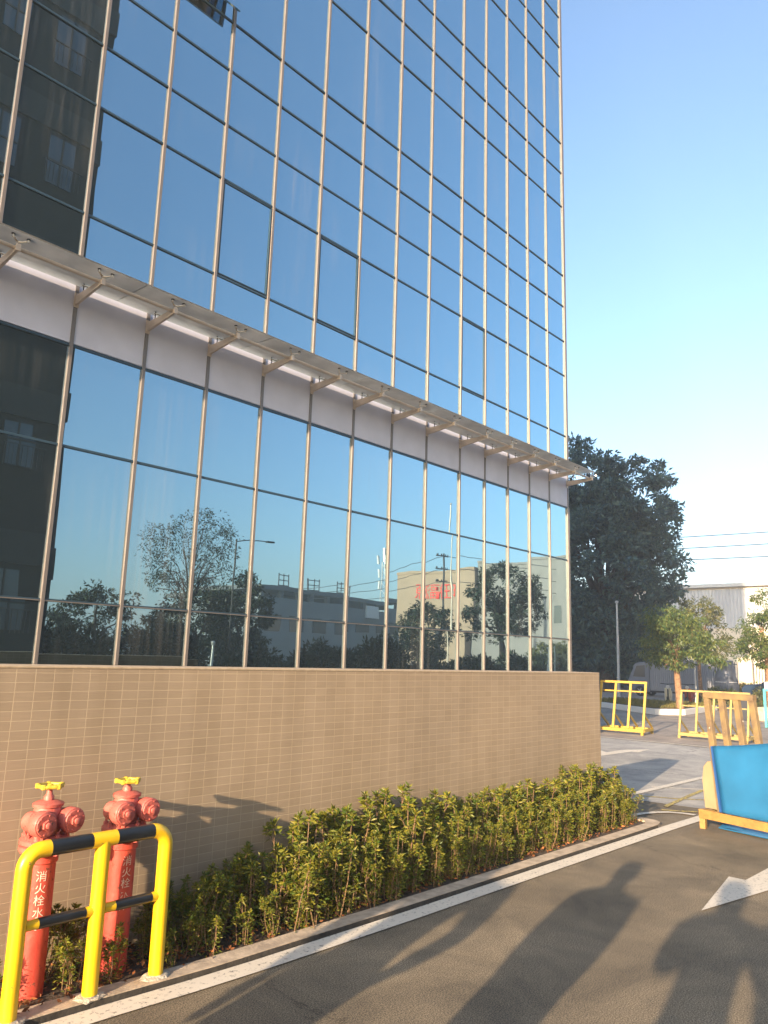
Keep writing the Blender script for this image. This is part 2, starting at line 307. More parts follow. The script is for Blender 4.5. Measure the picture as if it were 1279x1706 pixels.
class MB:
    def __init__(s): s.v = []; s.f = []
    def add(s, vs, fs):
        b = len(s.v); s.v += [tuple(x) for x in vs]; s.f += [tuple(b+i for i in f) for f in fs]
    def box(s, x0, x1, y0, y1, z0, z1):
        s.add([(x0,y0,z0),(x1,y0,z0),(x1,y1,z0),(x0,y1,z0),(x0,y0,z1),(x1,y0,z1),(x1,y1,z1),(x0,y1,z1)],
              [(0,3,2,1),(4,5,6,7),(0,1,5,4),(1,2,6,5),(2,3,7,6),(3,0,4,7)])
    def beam(s, p, q, w, h, upv=(0, 0, 1)):
        p, q = Vector(p), Vector(q); d = (q-p).normalized(); u = Vector(upv)
        sd = d.cross(u)
        if sd.length < 1e-4: sd = d.cross(Vector((0, 1, 0)))
        sd.normalize(); u = sd.cross(d).normalized(); a, b = sd*w/2, u*h/2
        s.add([p-a-b, p+a-b, p+a+b, p-a+b, q-a-b, q+a-b, q+a+b, q-a+b],
              [(0,1,2,3),(4,7,6,5),(0,4,5,1),(1,5,6,2),(2,6,7,3),(3,7,4,0)])
    def tube(s, path, r, n=10, cap=True):
        P = [Vector(p) for p in path]; k = len(P); rr = r if isinstance(r, (list, tuple)) else [r]*k
        rings = []; prev = None
        for i in range(k):
            t = (P[min(i+1, k-1)]-P[max(i-1, 0)]).normalized()
            if prev is None:
                a = t.cross(Vector((0, 0, 1)));
                if a.length < 1e-3: a = t.cross(Vector((1, 0, 0)))
            else: a = prev - t*prev.dot(t)
            a.normalize(); prev = a; b = t.cross(a)
            rings.append([P[i]+(a*math.cos(2*math.pi*j/n)+b*math.sin(2*math.pi*j/n))*rr[i] for j in range(n)])
        vs = [v for g in rings for v in g]; fs = []
        for i in range(k-1):
            for j in range(n):
                j2 = (j+1) % n; fs.append((i*n+j, (i+1)*n+j, (i+1)*n+j2, i*n+j2))
        if cap: fs.append(tuple(range(n))); fs.append(tuple((k-1)*n+j for j in reversed(range(n))))
        s.add(vs, fs)
    def lathe(s, prof, origin=(0,0,0), axis=(0,0,1), n=24):
        ax = Vector(axis).normalized(); a = ax.cross(Vector((1, 0, 0)))
        if a.length < .1: a = ax.cross(Vector((0, 1, 0)))
        a.normalize(); b = ax.cross(a); o = Vector(origin); vs = []; fs = []
        for r, h in prof:
            for j in range(n):
                t = 2*math.pi*j/n; vs.append(o+ax*h+(a*math.cos(t)+b*math.sin(t))*r)
        for i in range(len(prof)-1):
            for j in range(n):
                j2 = (j+1) % n; fs.append((i*n+j, i*n+j2, (i+1)*n+j2, (i+1)*n+j))
        fs.append(tuple(reversed(range(n)))); fs.append(tuple((len(prof)-1)*n+j for j in range(n)))
        s.add(vs, fs)
    def prism(s, poly, z0, z1):
        n = len(poly)
        s.add([(x, y, z0) for x, y in poly]+[(x, y, z1) for x, y in poly],
              [tuple(reversed(range(n))), tuple(range(n, 2*n))]+[(i, (i+1) % n, n+(i+1) % n, n+i) for i in range(n)])
    def slab(s, pts, th):
        """extrude a planar polygon (3D points) along its normal by th"""
        P = [Vector(p) for p in pts]; nn = (P[1]-P[0]).cross(P[2]-P[0]).normalized()*th; n = len(P)
        s.add(P+[p+nn for p in P], [tuple(reversed(range(n))), tuple(range(n, 2*n))]+[(i, (i+1) % n, n+(i+1) % n, n+i) for i in range(n)])
    def build(s, name, m, parent=None, smooth=False, bevel=0, fix=True):
        me = bpy.data.meshes.new(name); me.from_pydata(s.v, [], s.f); me.materials.append(m)
        if fix:
            bm = bmesh.new(); bm.from_mesh(me); bmesh.ops.recalc_face_normals(bm, faces=bm.faces); bm.to_mesh(me); bm.free()
        o = bpy.data.objects.new(name, me); col.objects.link(o); o.parent = parent
        if bevel:
            b = o.modifiers.new('bevel', 'BEVEL'); b.width = bevel; b.segments = 2; b.limit_method = 'ANGLE'; b.angle_limit = R(40)
        if smooth:
            for p in me.polygons: p.use_smooth = True
            try: me.set_sharp_from_angle(angle=R(38))
            except Exception: pass
        return o

def leaves(name, P, N, L, W, m, parent, seed=0, droop=0.0, two=False):
    """P: positions (n,3), N: leaf direction (n,3); each leaf is a pointed blade (rhombus, or two quads with a fold)"""
    rng = np.random.default_rng(seed); n = len(P)
    D = N/np.maximum(np.linalg.norm(N, axis=1, keepdims=True), 1e-6)
    A = rng.normal(size=(n, 3)); S = np.cross(D, A); S /= np.maximum(np.linalg.norm(S, axis=1, keepdims=True), 1e-6)
    L = (np.full(n, L) if np.isscalar(L) else L)*rng.uniform(.7, 1.25, n); Wd = L*W*rng.uniform(.8, 1.2, n)
    Z = np.zeros((n, 3)); Z[:, 2] = -droop
    if not two:
        v = np.stack([P, P+D*(L*.45)[:, None]+S*(Wd/2)[:, None]+Z*(L*.3)[:, None], P+D*L[:, None]+Z*L[:, None], P+D*(L*.45)[:, None]-S*(Wd/2)[:, None]+Z*(L*.3)[:, None]], 1).reshape(-1, 3)
        nf = n; li = np.arange(4*n)
    else:
        U = np.cross(S, D)*(Wd*.22)[:, None]
        mid = P+D*(L*.5)[:, None]+Z*(L*.3)[:, None]; tip = P+D*L[:, None]+Z*L[:, None]
        v = np.stack([P, mid-U*.2, tip, mid+S*(Wd/2)[:, None]+U, mid-S*(Wd/2)[:, None]+U,
                      P+D*(L*.22)[:, None]+S*(Wd*.3)[:, None], P+D*(L*.22)[:, None]-S*(Wd*.3)[:, None]], 1).reshape(-1, 3)
        base = (np.arange(n)*7)[:, None]
        q = np.array([[0, 5, 3, 1], [1, 3, 2, 1], [0, 1, 4, 6]])
        quads = np.concatenate([base+np.array([[0, 5, 3, 1]]), base+np.array([[0, 1, 4, 6]])], 0)
        tris = np.concatenate([base+np.array([[1, 3, 2]]), base+np.array([[1, 2, 4]])], 0)
        me = bpy.data.meshes.new(name); me.from_pydata(v.tolist(), [], quads.tolist()+tris.tolist()); me.materials.append(m)
        o = bpy.data.objects.new(name, me); col.objects.link(o); o.parent = parent; return o
    me = bpy.data.meshes.new(name); me.vertices.add(4*n); me.vertices.foreach_set('co', v.ravel())
    me.loops.add(4*n); me.loops.foreach_set('vertex_index', li)
    me.polygons.add(nf); me.polygons.foreach_set('loop_start', np.arange(nf)*4)
    me.update(calc_edges=True); me.materials.append(m)
    o = bpy.data.objects.new(name, me); col.objects.link(o); o.parent = parent
    return o

def ray(px, py):
    return fw + rt*((px-639.5)/F_PX) - up*((py-853)/F_PX)
def on_z(px, py, z): d = ray(px, py); return Vector((0, 0, EYE))+d*((z-EYE)/d.z)
def on_y(px, py, y): d = ray(px, py); return Vector((0, 0, EYE))+d*(y/d.y)

# ------------------------------------------------------------------ ground, roads, markings
g = MB(); g.add([(-400, -400, 0), (600, -400, 0), (600, 500, 0), (-400, 500, 0)], [(0, 1, 2, 3)])
tag(g.build('ground', M['asphalt']), kind='structure')
g = MB(); g.add([(9.2, 4.42, .004), (16.2, 4.42, .004), (16.2, 5.0, .004), (16.2, 40, .004), (8.1, 40, .004), (8.1, 4.42, .004)], [(0, 1, 2, 3, 4, 5)])
g.add([(9.2, 4.42, .004), (16.2, 4.42, .004), (16.2, -40, .004), (13.2, -40, .004)], [(0, 3, 2, 1)])
tag(g.build('road', M['road']), kind='structure')
g = MB(); g.add([(16.32, -40, .004), (140, -40, .004), (140, 90, .004), (16.32, 90, .004)], [(0, 1, 2, 3)])
tag(g.build('pavement', M['pave']), kind='structure')

def poly(name, pts, m, z, label=None):
    b = MB(); b.add([(x, y, z) for x, y in pts], [tuple(range(len(pts)))]); o = b.build(name, m); tag(o, kind='structure'); return o
def strip(mb, c, wd, z):
    P = [Vector((x, y, 0)) for x, y in c]; L = []; Rr = []
    for i in range(len(P)):
        t = (P[min(i+1, len(P)-1)]-P[max(i-1, 0)]).normalized(); nrm = Vector((-t.y, t.x, 0))*wd/2
        L.append(P[i]+nrm); Rr.append(P[i]-nrm)
    for i in range(len(P)-1):
        mb.add([(L[i].x, L[i].y, z), (L[i+1].x, L[i+1].y, z), (Rr[i+1].x, Rr[i+1].y, z), (Rr[i].x, Rr[i].y, z)], [(0, 1, 2, 3)])
def top_y(x):      # outer edge of the kerb, as it runs along the bed
    xs = [-6, 1.0, 1.8, 2.6, 3.93, 6.2, 8.0, 8.9, 16]; ys = [3.62, 3.53, 3.497, 3.43, 3.394, 3.364, 3.335, 3.30, 3.08]
    return float(np.interp(x, xs, ys))
mk = MB()
xs = [-6+.4*i for i in range(56)]
for a, b in zip(xs[:-1], xs[1:]):
    if b <= 16: mk.add([(a, top_y(a)-.004, .008), (a, top_y(a)-.138, .008), (b, top_y(b)-.138, .008), (b, top_y(b)-.004, .008)], [(0, 1, 2, 3)])
arc = [(7.75, 3.80), (8.1, 3.80), (8.38, 3.765), (8.60, 3.69), (8.74, 3.59), (8.80, 3.46), (8.81, 3.33)]
strip(mk, arc, .075, .012)
strip(mk, [(8.3, 4.39), (9.35, 4.385), (12.5, 4.31), (16.2, 4.2)], .10, .012)
strip(mk, [(16.26, 20), (16.28, 8), (16.36, 5), (16.5, -20)], .09, .008)
mk.build('road_markings', M['white_paint'])['kind'] = 'structure'
mk = MB()
def gp(px, py): v = on_z(px, py, 0); return (v.x, v.y)
strip(mk, [gp(1102, 1350), gp(1135, 1352.5), gp(1180, 1354)], .06, .008)
strip(mk, [gp(1072, 1327), gp(1120, 1331), gp(1180, 1334)], .05, .008)
strip(mk, [gp(1108, 1345), gp(1150, 1326), gp(1172, 1317)], .06, .010)
mk.build('yellow_markings', M['yellow_paint'])['kind'] = 'structure'
mk = MB(); strip(mk, [gp(1085, 1311), gp(1128, 1314), gp(1170, 1316)], .05, .008)
mk.build('faded_marking', M['white_paint'])['kind'] = 'structure'
A, B, C_, D_, H_ = gp(1168, 1519), gp(1214, 1462), gp(1242, 1468), gp(1300, 1437), gp(1300, 1479)
poly('arrow_marking', [A, H_, D_, C_, B], M['white_paint'], .008)
poly('far_arrow_marking', [gp(985, 1262), gp(1052, 1253), gp(1063, 1254), gp(1083, 1249), gp(1036, 1250), gp(1010, 1254), gp(1000, 1250.5), gp(985, 1250.5)], M['white_paint'], .008)

# kerb along the planting bed
KH = .035
kb = MB()
def inner_y(x): return top_y(x)+.125
kx = [-6, -3, 0, 1.0, 1.4, 1.8, 2.2, 2.6, 3.2, 3.9, 4.6, 5.4, 6.2, 7.0, 7.5, 7.85]
segs = list(zip(kx[:-1], kx[1:]))
for a, b in segs:
    kb.add([(a, top_y(a)+.006, 0), (b, top_y(b)+.006, 0), (b, top_y(b)+.01, KH), (a, top_y(a)+.01, KH), (a, inner_y(a), KH), (b, inner_y(b), KH), (b, inner_y(b), 0), (a, inner_y(a), 0)],
           [(0, 1, 2, 3), (3, 2, 5, 4), (4, 5, 6, 7), (0, 3, 4, 7), (1, 6, 5, 2)])
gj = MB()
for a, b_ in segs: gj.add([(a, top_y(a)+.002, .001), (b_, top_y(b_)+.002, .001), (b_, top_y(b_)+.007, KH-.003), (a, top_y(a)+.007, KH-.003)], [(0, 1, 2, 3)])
tag(gj.build('kerb_face_strip', M['kerb_face_strip']), kind='structure')  # thin dark strip along the kerb's front face
end = [(7.85, 3.345), (8.0, 3.38), (8.07, 3.46), (8.08, 3.7), (8.08, 4.0), (7.97, 4.0), (7.96, 3.7), (7.94, 3.52), (7.85, 3.47)]
kb.prism(end, 0, KH)
tag(kb.build('kerb', M['concrete']), kind='structure')
s = MB(); s.add([(-6, inner_y(-6)-.002, .025), (7.9, 3.46, .025), (7.97, 4.02, .025), (-6, 4.02, .025)], [(0, 1, 2, 3)])
tag(s.build('planting_soil', M['soil']), kind='structure')

# ------------------------------------------------------------------ tiled boundary wall
WY, WT, WX = 4.0, .36, 7.97
WH = EYE-.0243*WY
bw = empty('tiled_wall', (0, WY, 0)); tag(bw, 'long low boundary wall clad in small brown tiles, in front of the glass building', 'wall')
b = MB(); b.box(-8, WX, 0, WT, 0, WH-.012); b.build('tile_face', M['tile'], bw)
b = MB(); b.box(-8, WX+.004, -.003, WT+.004, WH-.0115, WH+.002); b.build('coping', M['coping'], bw, bevel=.004)

# ------------------------------------------------------------------ glass office building
D = 8.0
Xk = [(.4375+.1122*i)*D for i in range(-8, 8)] + [(1.343+.0988*i)*D for i in range(6)]
Xk[-1] = 1.838*D
zr = [-.0233, .061, .271, .415]
zu = [.545, .617, .794, .897, 1.004, 1.10, 1.32, 1.43, 1.53, 1.76, 1.863, 1.97, 2.19, 2.30, 2.41, 2.63, 2.74, 2.85, 3.06]
Z = lambda q: q*D+EYE
ob = empty('office_building', (Xk[-1], D, 0)); OX, OY = Xk[-1], D
tag(ob, 'tall office block with a mirror glass curtain wall rising out of the picture', 'building')
rnd = random.Random(4)
X0, X1 = Xk[0], Xk[-1]
def lb(x0, x1, y0, y1, z0, z1): return (x0-OX, x1-OX, y0-OY, y1-OY, z0, z1)
core = MB(); core.box(*lb(X0, X1-.02, D+.16, D+16, 0, Z(3.06))); core.build('core', M['dark_alu'], ob)
rf = MB(); rf.box(*lb(X0-.1, X1+.1, D-.12, D+16.1, Z(3.06), Z(3.06)+.9)); rf.build('parapet', M['band'], ob)
side = MB()
for j in range(14): side.box(*lb(X1-.02, X1+.02, D+.1+j*1.12, D+.1+j*1.12+1.06, Z(-.2), Z(3.06)-.01))
side.build('side_glazing', M['glass'], ob)
# lower wall behind the boundary wall
pl = MB(); pl.box(*lb(X0, X1, D+.02, D+.16, 0, Z(-.0233)-.03)); pl.build('plinth', M['greybeige'], ob)
# mullions
for i, x in enumerate(Xk):
    mb = MB(); wdt = .042 if i < len(Xk)-1 else .12
    x1 = x+wdt/2 if i < len(Xk)-1 else x+.03
    mb.box(*lb(x-wdt/2, x1, D, D+.09, Z(-.0233), Z(.415)-.01)); mb.box(*lb(x-wdt/2, x1, D, D+.09, Z(.54), Z(3.06)))
    o = mb.build('mullion', M['alu'], ob, bevel=.005)
    mb = MB(); mb.box(*lb(x-.022, min(x1, x+.022), D+.008, D+.12, Z(.415)-.009, Z(.54)-.001)); mb.build('mullion_cover', M['grey_alu'], o)
# transoms
trs = [(z, .026) for z in zr[1:]]+[(z, .026) for z in zu]
for z, h in trs:
    t = MB(); t.box(*lb(X0, X1-.03, D+.014, D+.12, Z(z)-h/2, Z(z)+h/2)); t.build('transom', M['dark_alu'], ob)
sill = MB(); sill.box(*lb(X0, X1, D-.01, D+.13, Z(-.0233)-.06, Z(-.0233)-.005)); sill.build('sill', M['alu'], ob)
for z in (zr[1],):      # pale lip on the lower transom
    t = MB(); t.box(*lb(X0, X1-.03, D+.004, D+.0135, Z(z)-.012, Z(z)-.002)); t.build('transom_lip', M['alu'], ob)
# cladding band
bd = MB()
for a, c in zip(Xk[:-1], Xk[1:]): bd.box(*lb(a+.012, c-.012, D+.02, D+.12, Z(.415)+.025, Z(.545)-.026))
bd.build('spandrel_band', M['band'], ob)
# glass panes: each pane a separate sheet, tilted by a hair
opening = {(2, .617), (4, .617), (8, .617)}
rows = [(zr[i], zr[i+1]) for i in range(3)] + [(zu[i], zu[i+1]) for i in range(len(zu)-1)]
k0 = 8
rest = MB(); cells = []
for i, (a, c) in enumerate(zip(Xk[:-1], Xk[1:])):
    for (z0, z1) in rows: cells.append((i, a, c, z0, z1))
def pane_mesh(mb, a, c, z0, z1, i):
    ty, tz = rnd.gauss(0, .0026), rnd.gauss(0, .0026)
    cx, cz = (a+c)/2, (Z(z0)+Z(z1))/2; x0, x1, q0, q1 = a+.012, c-.012, Z(z0)+.015, Z(z1)-.015
    vs = []
    for yy in (D+.030, D+.043):
        for x, z in ((x0, q0), (x1, q0), (x1, q1), (x0, q1)):
            vs.append((x-OX, yy-OY+(x-cx)*ty+(z-cz)*tz, z))
    mb.add(vs, [(3, 2, 1, 0), (4, 5, 6, 7), (0, 1, 5, 4), (1, 2, 6, 5), (2, 3, 7, 6), (3, 0, 4, 7)])
def inview(i, z0): return i >= 7 and z0 < 1.9
big = sorted([c for c in cells if inview(c[0], c[3])], key=lambda c: -(c[2]-c[1])*(c[4]-c[3])*D*100/((c[1]/D)**2+1+c[3]**2))[:98]
bigset = {(c[0], c[3]) for c in big}
for c in cells:
    i, a, cc, z0, z1 = c
    if (i, z0) in bigset:
        mb = MB(); pane_mesh(mb, a, cc, z0, z1, i); o = mb.build('window_pane', M['glass'], ob)
        if (i-k0+0, z0) in opening and z0 > .5:
            f = MB(); e = .014
            x0, x1, q0, q1 = a+.034, cc-.034, Z(z0)+.026, Z(z1)-.026
            f.box(*lb(x0, x0+e, D+.012, D+.028, q0, q1)); f.box(*lb(x1-e, x1, D+.012, D+.028, q0, q1))
            f.box(*lb(x0+e, x1-e, D+.012, D+.028, q0, q0+e)); f.box(*lb(x0+e, x1-e, D+.012, D+.028, q1-e, q1))
            f.build('sash_frame', M['dark_alu'], o)
    else: pane_mesh(rest, a, cc, z0, z1, i)
tag(rest.build('window_glazing', M['glass'], ob), kind='stuff')
# one window swung open near the top of the picture
a, c = Xk[k0+1], Xk[k0+2]; z0, z1 = Z(1.10)+.03, Z(1.32)-.03
sw = MB(); sw.slab([(a+.05-OX, D-.16-OY, z0), (c-.05-OX, D-.16-OY, z0), (c-.05-OX, D+.03-OY, z1), (a+.05-OX, D+.03-OY, z1)], .03)
sw.build('open_sash', M['glass'], ob)

# canopy: glass on spider fittings over steel arms
cn = MB()
gy0, gy1, gz0, gz1 = 7.28-OY, 7.965-OY, Z(.4982), Z(.5008)
cxs = [X0]+[(Xk[i]+Xk[i+1])/2 for i in range(0, len(Xk)-1, 2)]+[X1-.16]
for a, c in zip(cxs[:-1], cxs[1:]):
    cn.add([(a-OX+.004, gy0, gz0), (c-OX-.004, gy0, gz0), (c-OX-.004, gy1, gz1), (a-OX+.004, gy1, gz1),
            (a-OX+.004, gy0, gz0+.014), (c-OX-.004, gy0, gz0+.014), (c-OX-.004, gy1, gz1+.014), (a-OX+.004, gy1, gz1+.014)],
           [(3, 2, 1, 0), (4, 5, 6, 7), (0, 1, 5, 4), (1, 2, 6, 5), (2, 3, 7, 6), (3, 0, 4, 7)])
can = cn.build('canopy', M['cglass'], ob)
ty = 7.41
for i, x in enumerate(Xk):
    if i < 4: continue
    xx = x if i < len(Xk)-1 else x-.05
    a = MB(); za = Z(.4885)
    X = xx-OX
    a.add([(X-.016, D-OY+.012, za-.115), (X+.016, D-OY+.012, za-.115), (X+.016, D-OY+.012, za), (X-.016, D-OY+.012, za),
           (X-.016, ty-OY, za-.05), (X+.016, ty-OY, za-.05), (X+.016, ty-OY, za+.01), (X-.016, ty-OY, za+.01)],
          [(0, 1, 2, 3), (7, 6, 5, 4), (0, 4, 5, 1), (1, 5, 6, 2), (2, 6, 7, 3), (3, 7, 4, 0)])
    a.box(X-.024, X+.024, ty-OY-.012, ty-OY, za-.058, za+.016)
    a.box(X-.03, X+.03, D-OY+.0, D-OY+.011, za-.14, za+.03)
    a.build('bracket_arm', M['steel'], can, bevel=.003)
    sp = MB()
    c0 = Vector((X, ty-OY+.03, za+.012)); sp.tube([c0, c0+Vector((0, 0, .035))], .012, 8)
    c1 = c0+Vector((0, 0, .035))
    for sx in (-1, 1):
        gy = ty-OY-.045
        gz = gz0+(gy-gy0)/(gy1-gy0)*(gz1-gz0)
        e = Vector((X+sx*.075, gy, gz-.022)); sp.tube([c1, (c1+e)/2-Vector((0, 0, .006)), e], [.013, .010, .009], 8)
        sp.tube([e-Vector((0, 0, .016)), e+Vector((0, 0, .022))], .013, 8)
    if i == len(Xk)-1: pass
    sp.build('spider_fitting', M['inox'], can, smooth=True)
    cap = MB()
    for sx in (-1, 1):
        gy = ty-OY-.045; gz = gz0+(gy-gy0)/(gy1-gy0)*(gz1-gz0)
        cap.tube([(X+sx*.075, gy, gz+.014), (X+sx*.075, gy, gz+.030)], .020, 10); cap.tube([(X+sx*.075, gy, gz-.010), (X+sx*.075, gy, gz)], .018, 10)
    gy = 7.84-OY; gz = gz0+(gy-gy0)/(gy1-gy0)*(gz1-gz0)
    cap.tube([(X-.01, gy, gz+.014), (X-.01, gy, gz+.028)], .020, 10); cap.tube([(X-.01, gy, za-.01), (X-.01, gy, gz-.004)], .007, 6)
    cap.build('fitting_cap', M['darkmetal'], can)
    rc = MB(); rc.tube([(X-.03, gy, gz-.030), (X+.09, gy-.03, gz-.036)], .011, 8); rc.tube([(X+.08, gy-.03, gz-.05), (X+.08, gy-.03, gz-.008)], .014, 8)
    rc.build('rear_clamp', M['inox'], can, smooth=True)
pp = MB(); pp.tube([(X0-OX, ty-OY+.06, Z(.4885)-.006), (X1-OX-.07, ty-OY+.06, Z(.4885)-.006)], .021, 10)
pp.build('front_pipe', M['steel'], can, smooth=True)

# ------------------------------------------------------------------ hydrants (pump adapters)
def text_mesh(txt, size):
    cu = bpy.data.curves.new('t', 'FONT'); cu.body = txt; cu.size = size; cu.align_x = 'CENTER'; cu.resolution_u = 3; cu.offset = -size*.004
    o = bpy.data.objects.new('t', cu); col.objects.link(o)
    dg = bpy.context.evaluated_depsgraph_get(); me = bpy.data.meshes.new_from_object(o.evaluated_get(dg))
    bpy.data.objects.remove(o); return me
def ring_text(chars, size, r, ztop, step, ang, parent, m, drop=(), name='lettering'):
    """letters one under another, bent round a pipe of radius r; ang = direction they face"""
    bm = bmesh.new()
    for k, chh in enumerate(chars):
        me = text_mesh(chh, size); b2 = bmesh.new(); b2.from_mesh(me)
        for xx in np.arange(-size*.6, size*.6, size/9):
            bmesh.ops.bisect_plane(b2, geom=b2.verts[:]+b2.edges[:]+b2.faces[:], plane_co=(xx, 0, 0), plane_no=(1, 0, 0))
        if k in drop:   # worn away in part
            bmesh.ops.delete(b2, geom=[f for f in b2.faces if math.sin(f.calc_center_median().x*310+k)+math.cos(f.calc_center_median().y*270) > .35], context='FACES')
        for v in b2.verts:
            x, y = v.co.x, v.co.y; t = ang+x/r
            v.co = Vector((math.cos(t)*(r+.0016), math.sin(t)*(r+.0016), ztop-(k+1)*step+y))
        tmp = bpy.data.meshes.new('t'); b2.to_mesh(tmp); b2.free(); bm.from_mesh(tmp); bpy.data.meshes.remove(tmp); bpy.data.meshes.remove(me)
    me = bpy.data.meshes.new(name); bm.to_mesh(me); bm.free(); me.materials.append(m)
    o = bpy.data.objects.new(name, me); col.objects.link(o); o.parent = parent; return o

def hydrant(x, y, ztop, pr, label, face, drop=()):
    h = empty('fire_hydrant', (x, y, 0)); tag(h, label, 'fire hydrant', 'red fire hydrants behind the yellow guard rail')
    zt = ztop                            # top of handwheel
    p = MB(); p.lathe([(pr*1.02, 0), (pr, .03), (pr, .60), (pr*1.12, .605), (pr*1.12, .635), (pr*.98, .64)], n=32)
    p.build('pipe', M['hyd_dark'], h, smooth=True)
    f = MB(); f.lathe([(.105, .655), (.112, .66), (.112, .678), (.105, .683)], n=32); f.lathe([(.105, .687), (.112, .690), (.112, .708), (.100, .716), (.072, .73)], n=32)
    fl = f.build('flange', M['hyd'], h, smooth=True)
    for k in range(8):
        bo = MB()
        t = k*math.pi/4+.2; bx, by = math.cos(t)*.092, math.sin(t)*.092
        bo.lathe([(.012, .640), (.012, .655), (.006, .656), (.006, .715), (.012, .716), (.012, .732), (.006, .733), (.006, .745)], (bx, by, 0), n=6)
        bo.build('bolt', M['hyd'], fl)
    bd = MB(); bd.lathe([(.060, .72), (.064, .74), (.064, .835), (.058, .850), (.070, .853), (.072, .866), (.055, .874), (.030, .880)], n=28)
    bd.build('valve_body', M['hyd'], h, smooth=True)
    bn = MB(); bn.lathe([(.024, .878), (.024, .895), (.016, .905), (.012, .925), (.012, zt-.01)], n=14); bn.build('valve_stem', M['hyd'], h, smooth=True)
    fd = Vector((math.cos(face), math.sin(face), 0)); sd = Vector((-fd.y, fd.x, 0))
    for sgn in (-1, 1):
        o0 = sd*sgn*.074 + Vector((0, 0, .790)) - fd*.02
        q = MB(); q.lathe([(.045, 0), (.047, .07), (.056, .072), (.058, .078), (.058, .128), (.055, .133), (.050, .134)], o0, fd, 28)
        oc = q.build('outlet', M['hyd'], h, smooth=True)
        q = MB(); q.lathe([(.050, .134), (.048, .139), (.024, .140)], o0, fd, 28); q.lathe([(.025, .140), (.025, .150), (.0245, .151)], o0, fd, 6); q.lathe([(.014, .151), (.013, .160), (.008, .162)], o0, fd, 14)
        for k in range(6):
            t = k*math.pi/3+.3; q.lathe([(.005, .134), (.004, .143)], o0+(sd*math.cos(t)+Vector((0, 0, 1))*math.sin(t))*.043, fd, 6)
        q.build('outlet_cap', M['hyd'], oc, smooth=True)
    # retaining chain drooping between the caps
    ch = MB(); pts = []
    for k in range(13):
        t = k/12; pts.append(sd*(.045-.09*t)+Vector((0, 0, .775-.045*math.sin(math.pi*t)))+fd*(.075))
    ch.tube(pts, .0028, 6); ch.build('chain', M['inox'], h, smooth=True)
    # lugs underneath the outlets
    for sgn in (-1, 1):
        lg = MB(); o0 = sd*sgn*.074+fd*.055+Vector((0, 0, .727)); lg.lathe([(.012, -.018), (.016, -.016), (.016, .012), (.010, .016)], o0, (0, 0, 1), 10); lg.build('drain_plug', M['hyd'], h, smooth=True)
    wl = MB(); R0 = .052
    pts = [(math.cos(t)*(R0+.004*math.cos(5*t)), math.sin(t)*(R0+.004*math.cos(5*t)), zt-.006) for t in np.linspace(0, 2*math.pi, 41)]
    wl.tube(pts, .0098, 8, cap=False)
    for k in range(5):
        t = k*2*math.pi/5; wl.tube([(0, 0, zt-.012), (math.cos(t)*R0, math.sin(t)*R0, zt-.006)], .006, 6)
        t2 = t+.0; wl.lathe([(.009, -.012), (.0125, -.009), (.0125, .009), (.009, .012)], (math.cos(t2)*(R0+.005), math.sin(t2)*(R0+.005), zt-.006), n=8)
    wl.lathe([(.014, zt-.02), (.014, zt), (.008, zt+.004)], n=10)
    wl.build('handwheel', M['wheel_y'], h, smooth=True)
    ring_text('消火栓水泵', .05, pr, .585, .0525, face_text, h, M['chalk'], drop)
    return h
face_text = R(-112)
h1 = hydrant(1.785, 3.765, .95, .062, 'red fire hydrant nearest the left end, with complete white lettering down its pipe', R(-82))
face_text = R(-94)
h2 = hydrant(2.198, 3.765, .935, .068, 'red fire hydrant beside the shrubs, with its lower white lettering worn off', R(-86), drop=(3, 4))
h1['group'] = h2['group']

# ------------------------------------------------------------------ yellow and black guard rail
FY = 3.535; fx = [1.598, 1.962, 2.302]; zt, zm, PR = .715, .405, .0355
gr = empty('guard_rail', (fx[1], FY, KH)); tag(gr, 'yellow and black pipe guard rail standing on the kerb before the hydrants', 'guard rail')
def loc(x, z): return (x-fx[1], 0, z-KH)
def arcpts(cx, cz, r, a0, a1, n=8): return [loc(cx+math.cos(a)*r, cz+math.sin(a)*r) for a in np.linspace(a0, a1, n)]
b = .075
p = MB(); p.tube([loc(fx[0], KH)]+[loc(fx[0], .3)]+arcpts(fx[0]+b, zt-b, b, math.pi, math.pi/2)+[loc(fx[0]+b+.03, zt)], PR, 20); p.build('post', M['yellow'], gr, smooth=True)
p = MB(); p.tube([loc(fx[2], KH)]+[loc(fx[2], .3)]+arcpts(fx[2]-b, zt-b, b, 0, math.pi/2)+[loc(fx[2]-b-.005, zt)], PR, 20); p.build('post', M['yellow'], gr, smooth=True)
p = MB(); p.tube([loc(fx[1], KH), loc(fx[1], zt-.005)], PR, 20); p.build('post', M['yellow'], gr, smooth=True)
p = MB(); p.tube([loc(fx[1]-.062, zt), loc(fx[1]+.062, zt)], PR, 20); p.build('top_rail', M['yellow'], gr, smooth=True)
p = MB(); p.tube([loc(fx[0]+b+.028, zt), loc(fx[1]-.06, zt)], PR*.985, 20); p.build('black_band', M['black'], gr, smooth=True)
p = MB(); p.tube([loc(fx[1]+.06, zt), loc(fx[2]-b-.003, zt)], PR*.985, 20); p.build('black_band', M['black'], gr, smooth=True)
for a, c in ((fx[0], fx[1]), (fx[1], fx[2])):
    p = MB(); p.tube([loc(a+.03, zm), loc(c-.03, zm)], .0225, 16); mr = p.build('middle_rail', M['yellow'], gr, smooth=True)
    p = MB(); p.tube([loc(a+.085, zm), loc(c-.062, zm)], .0235, 16); p.build('black_band', M['black'], mr, smooth=True)
rr = random.Random(3)
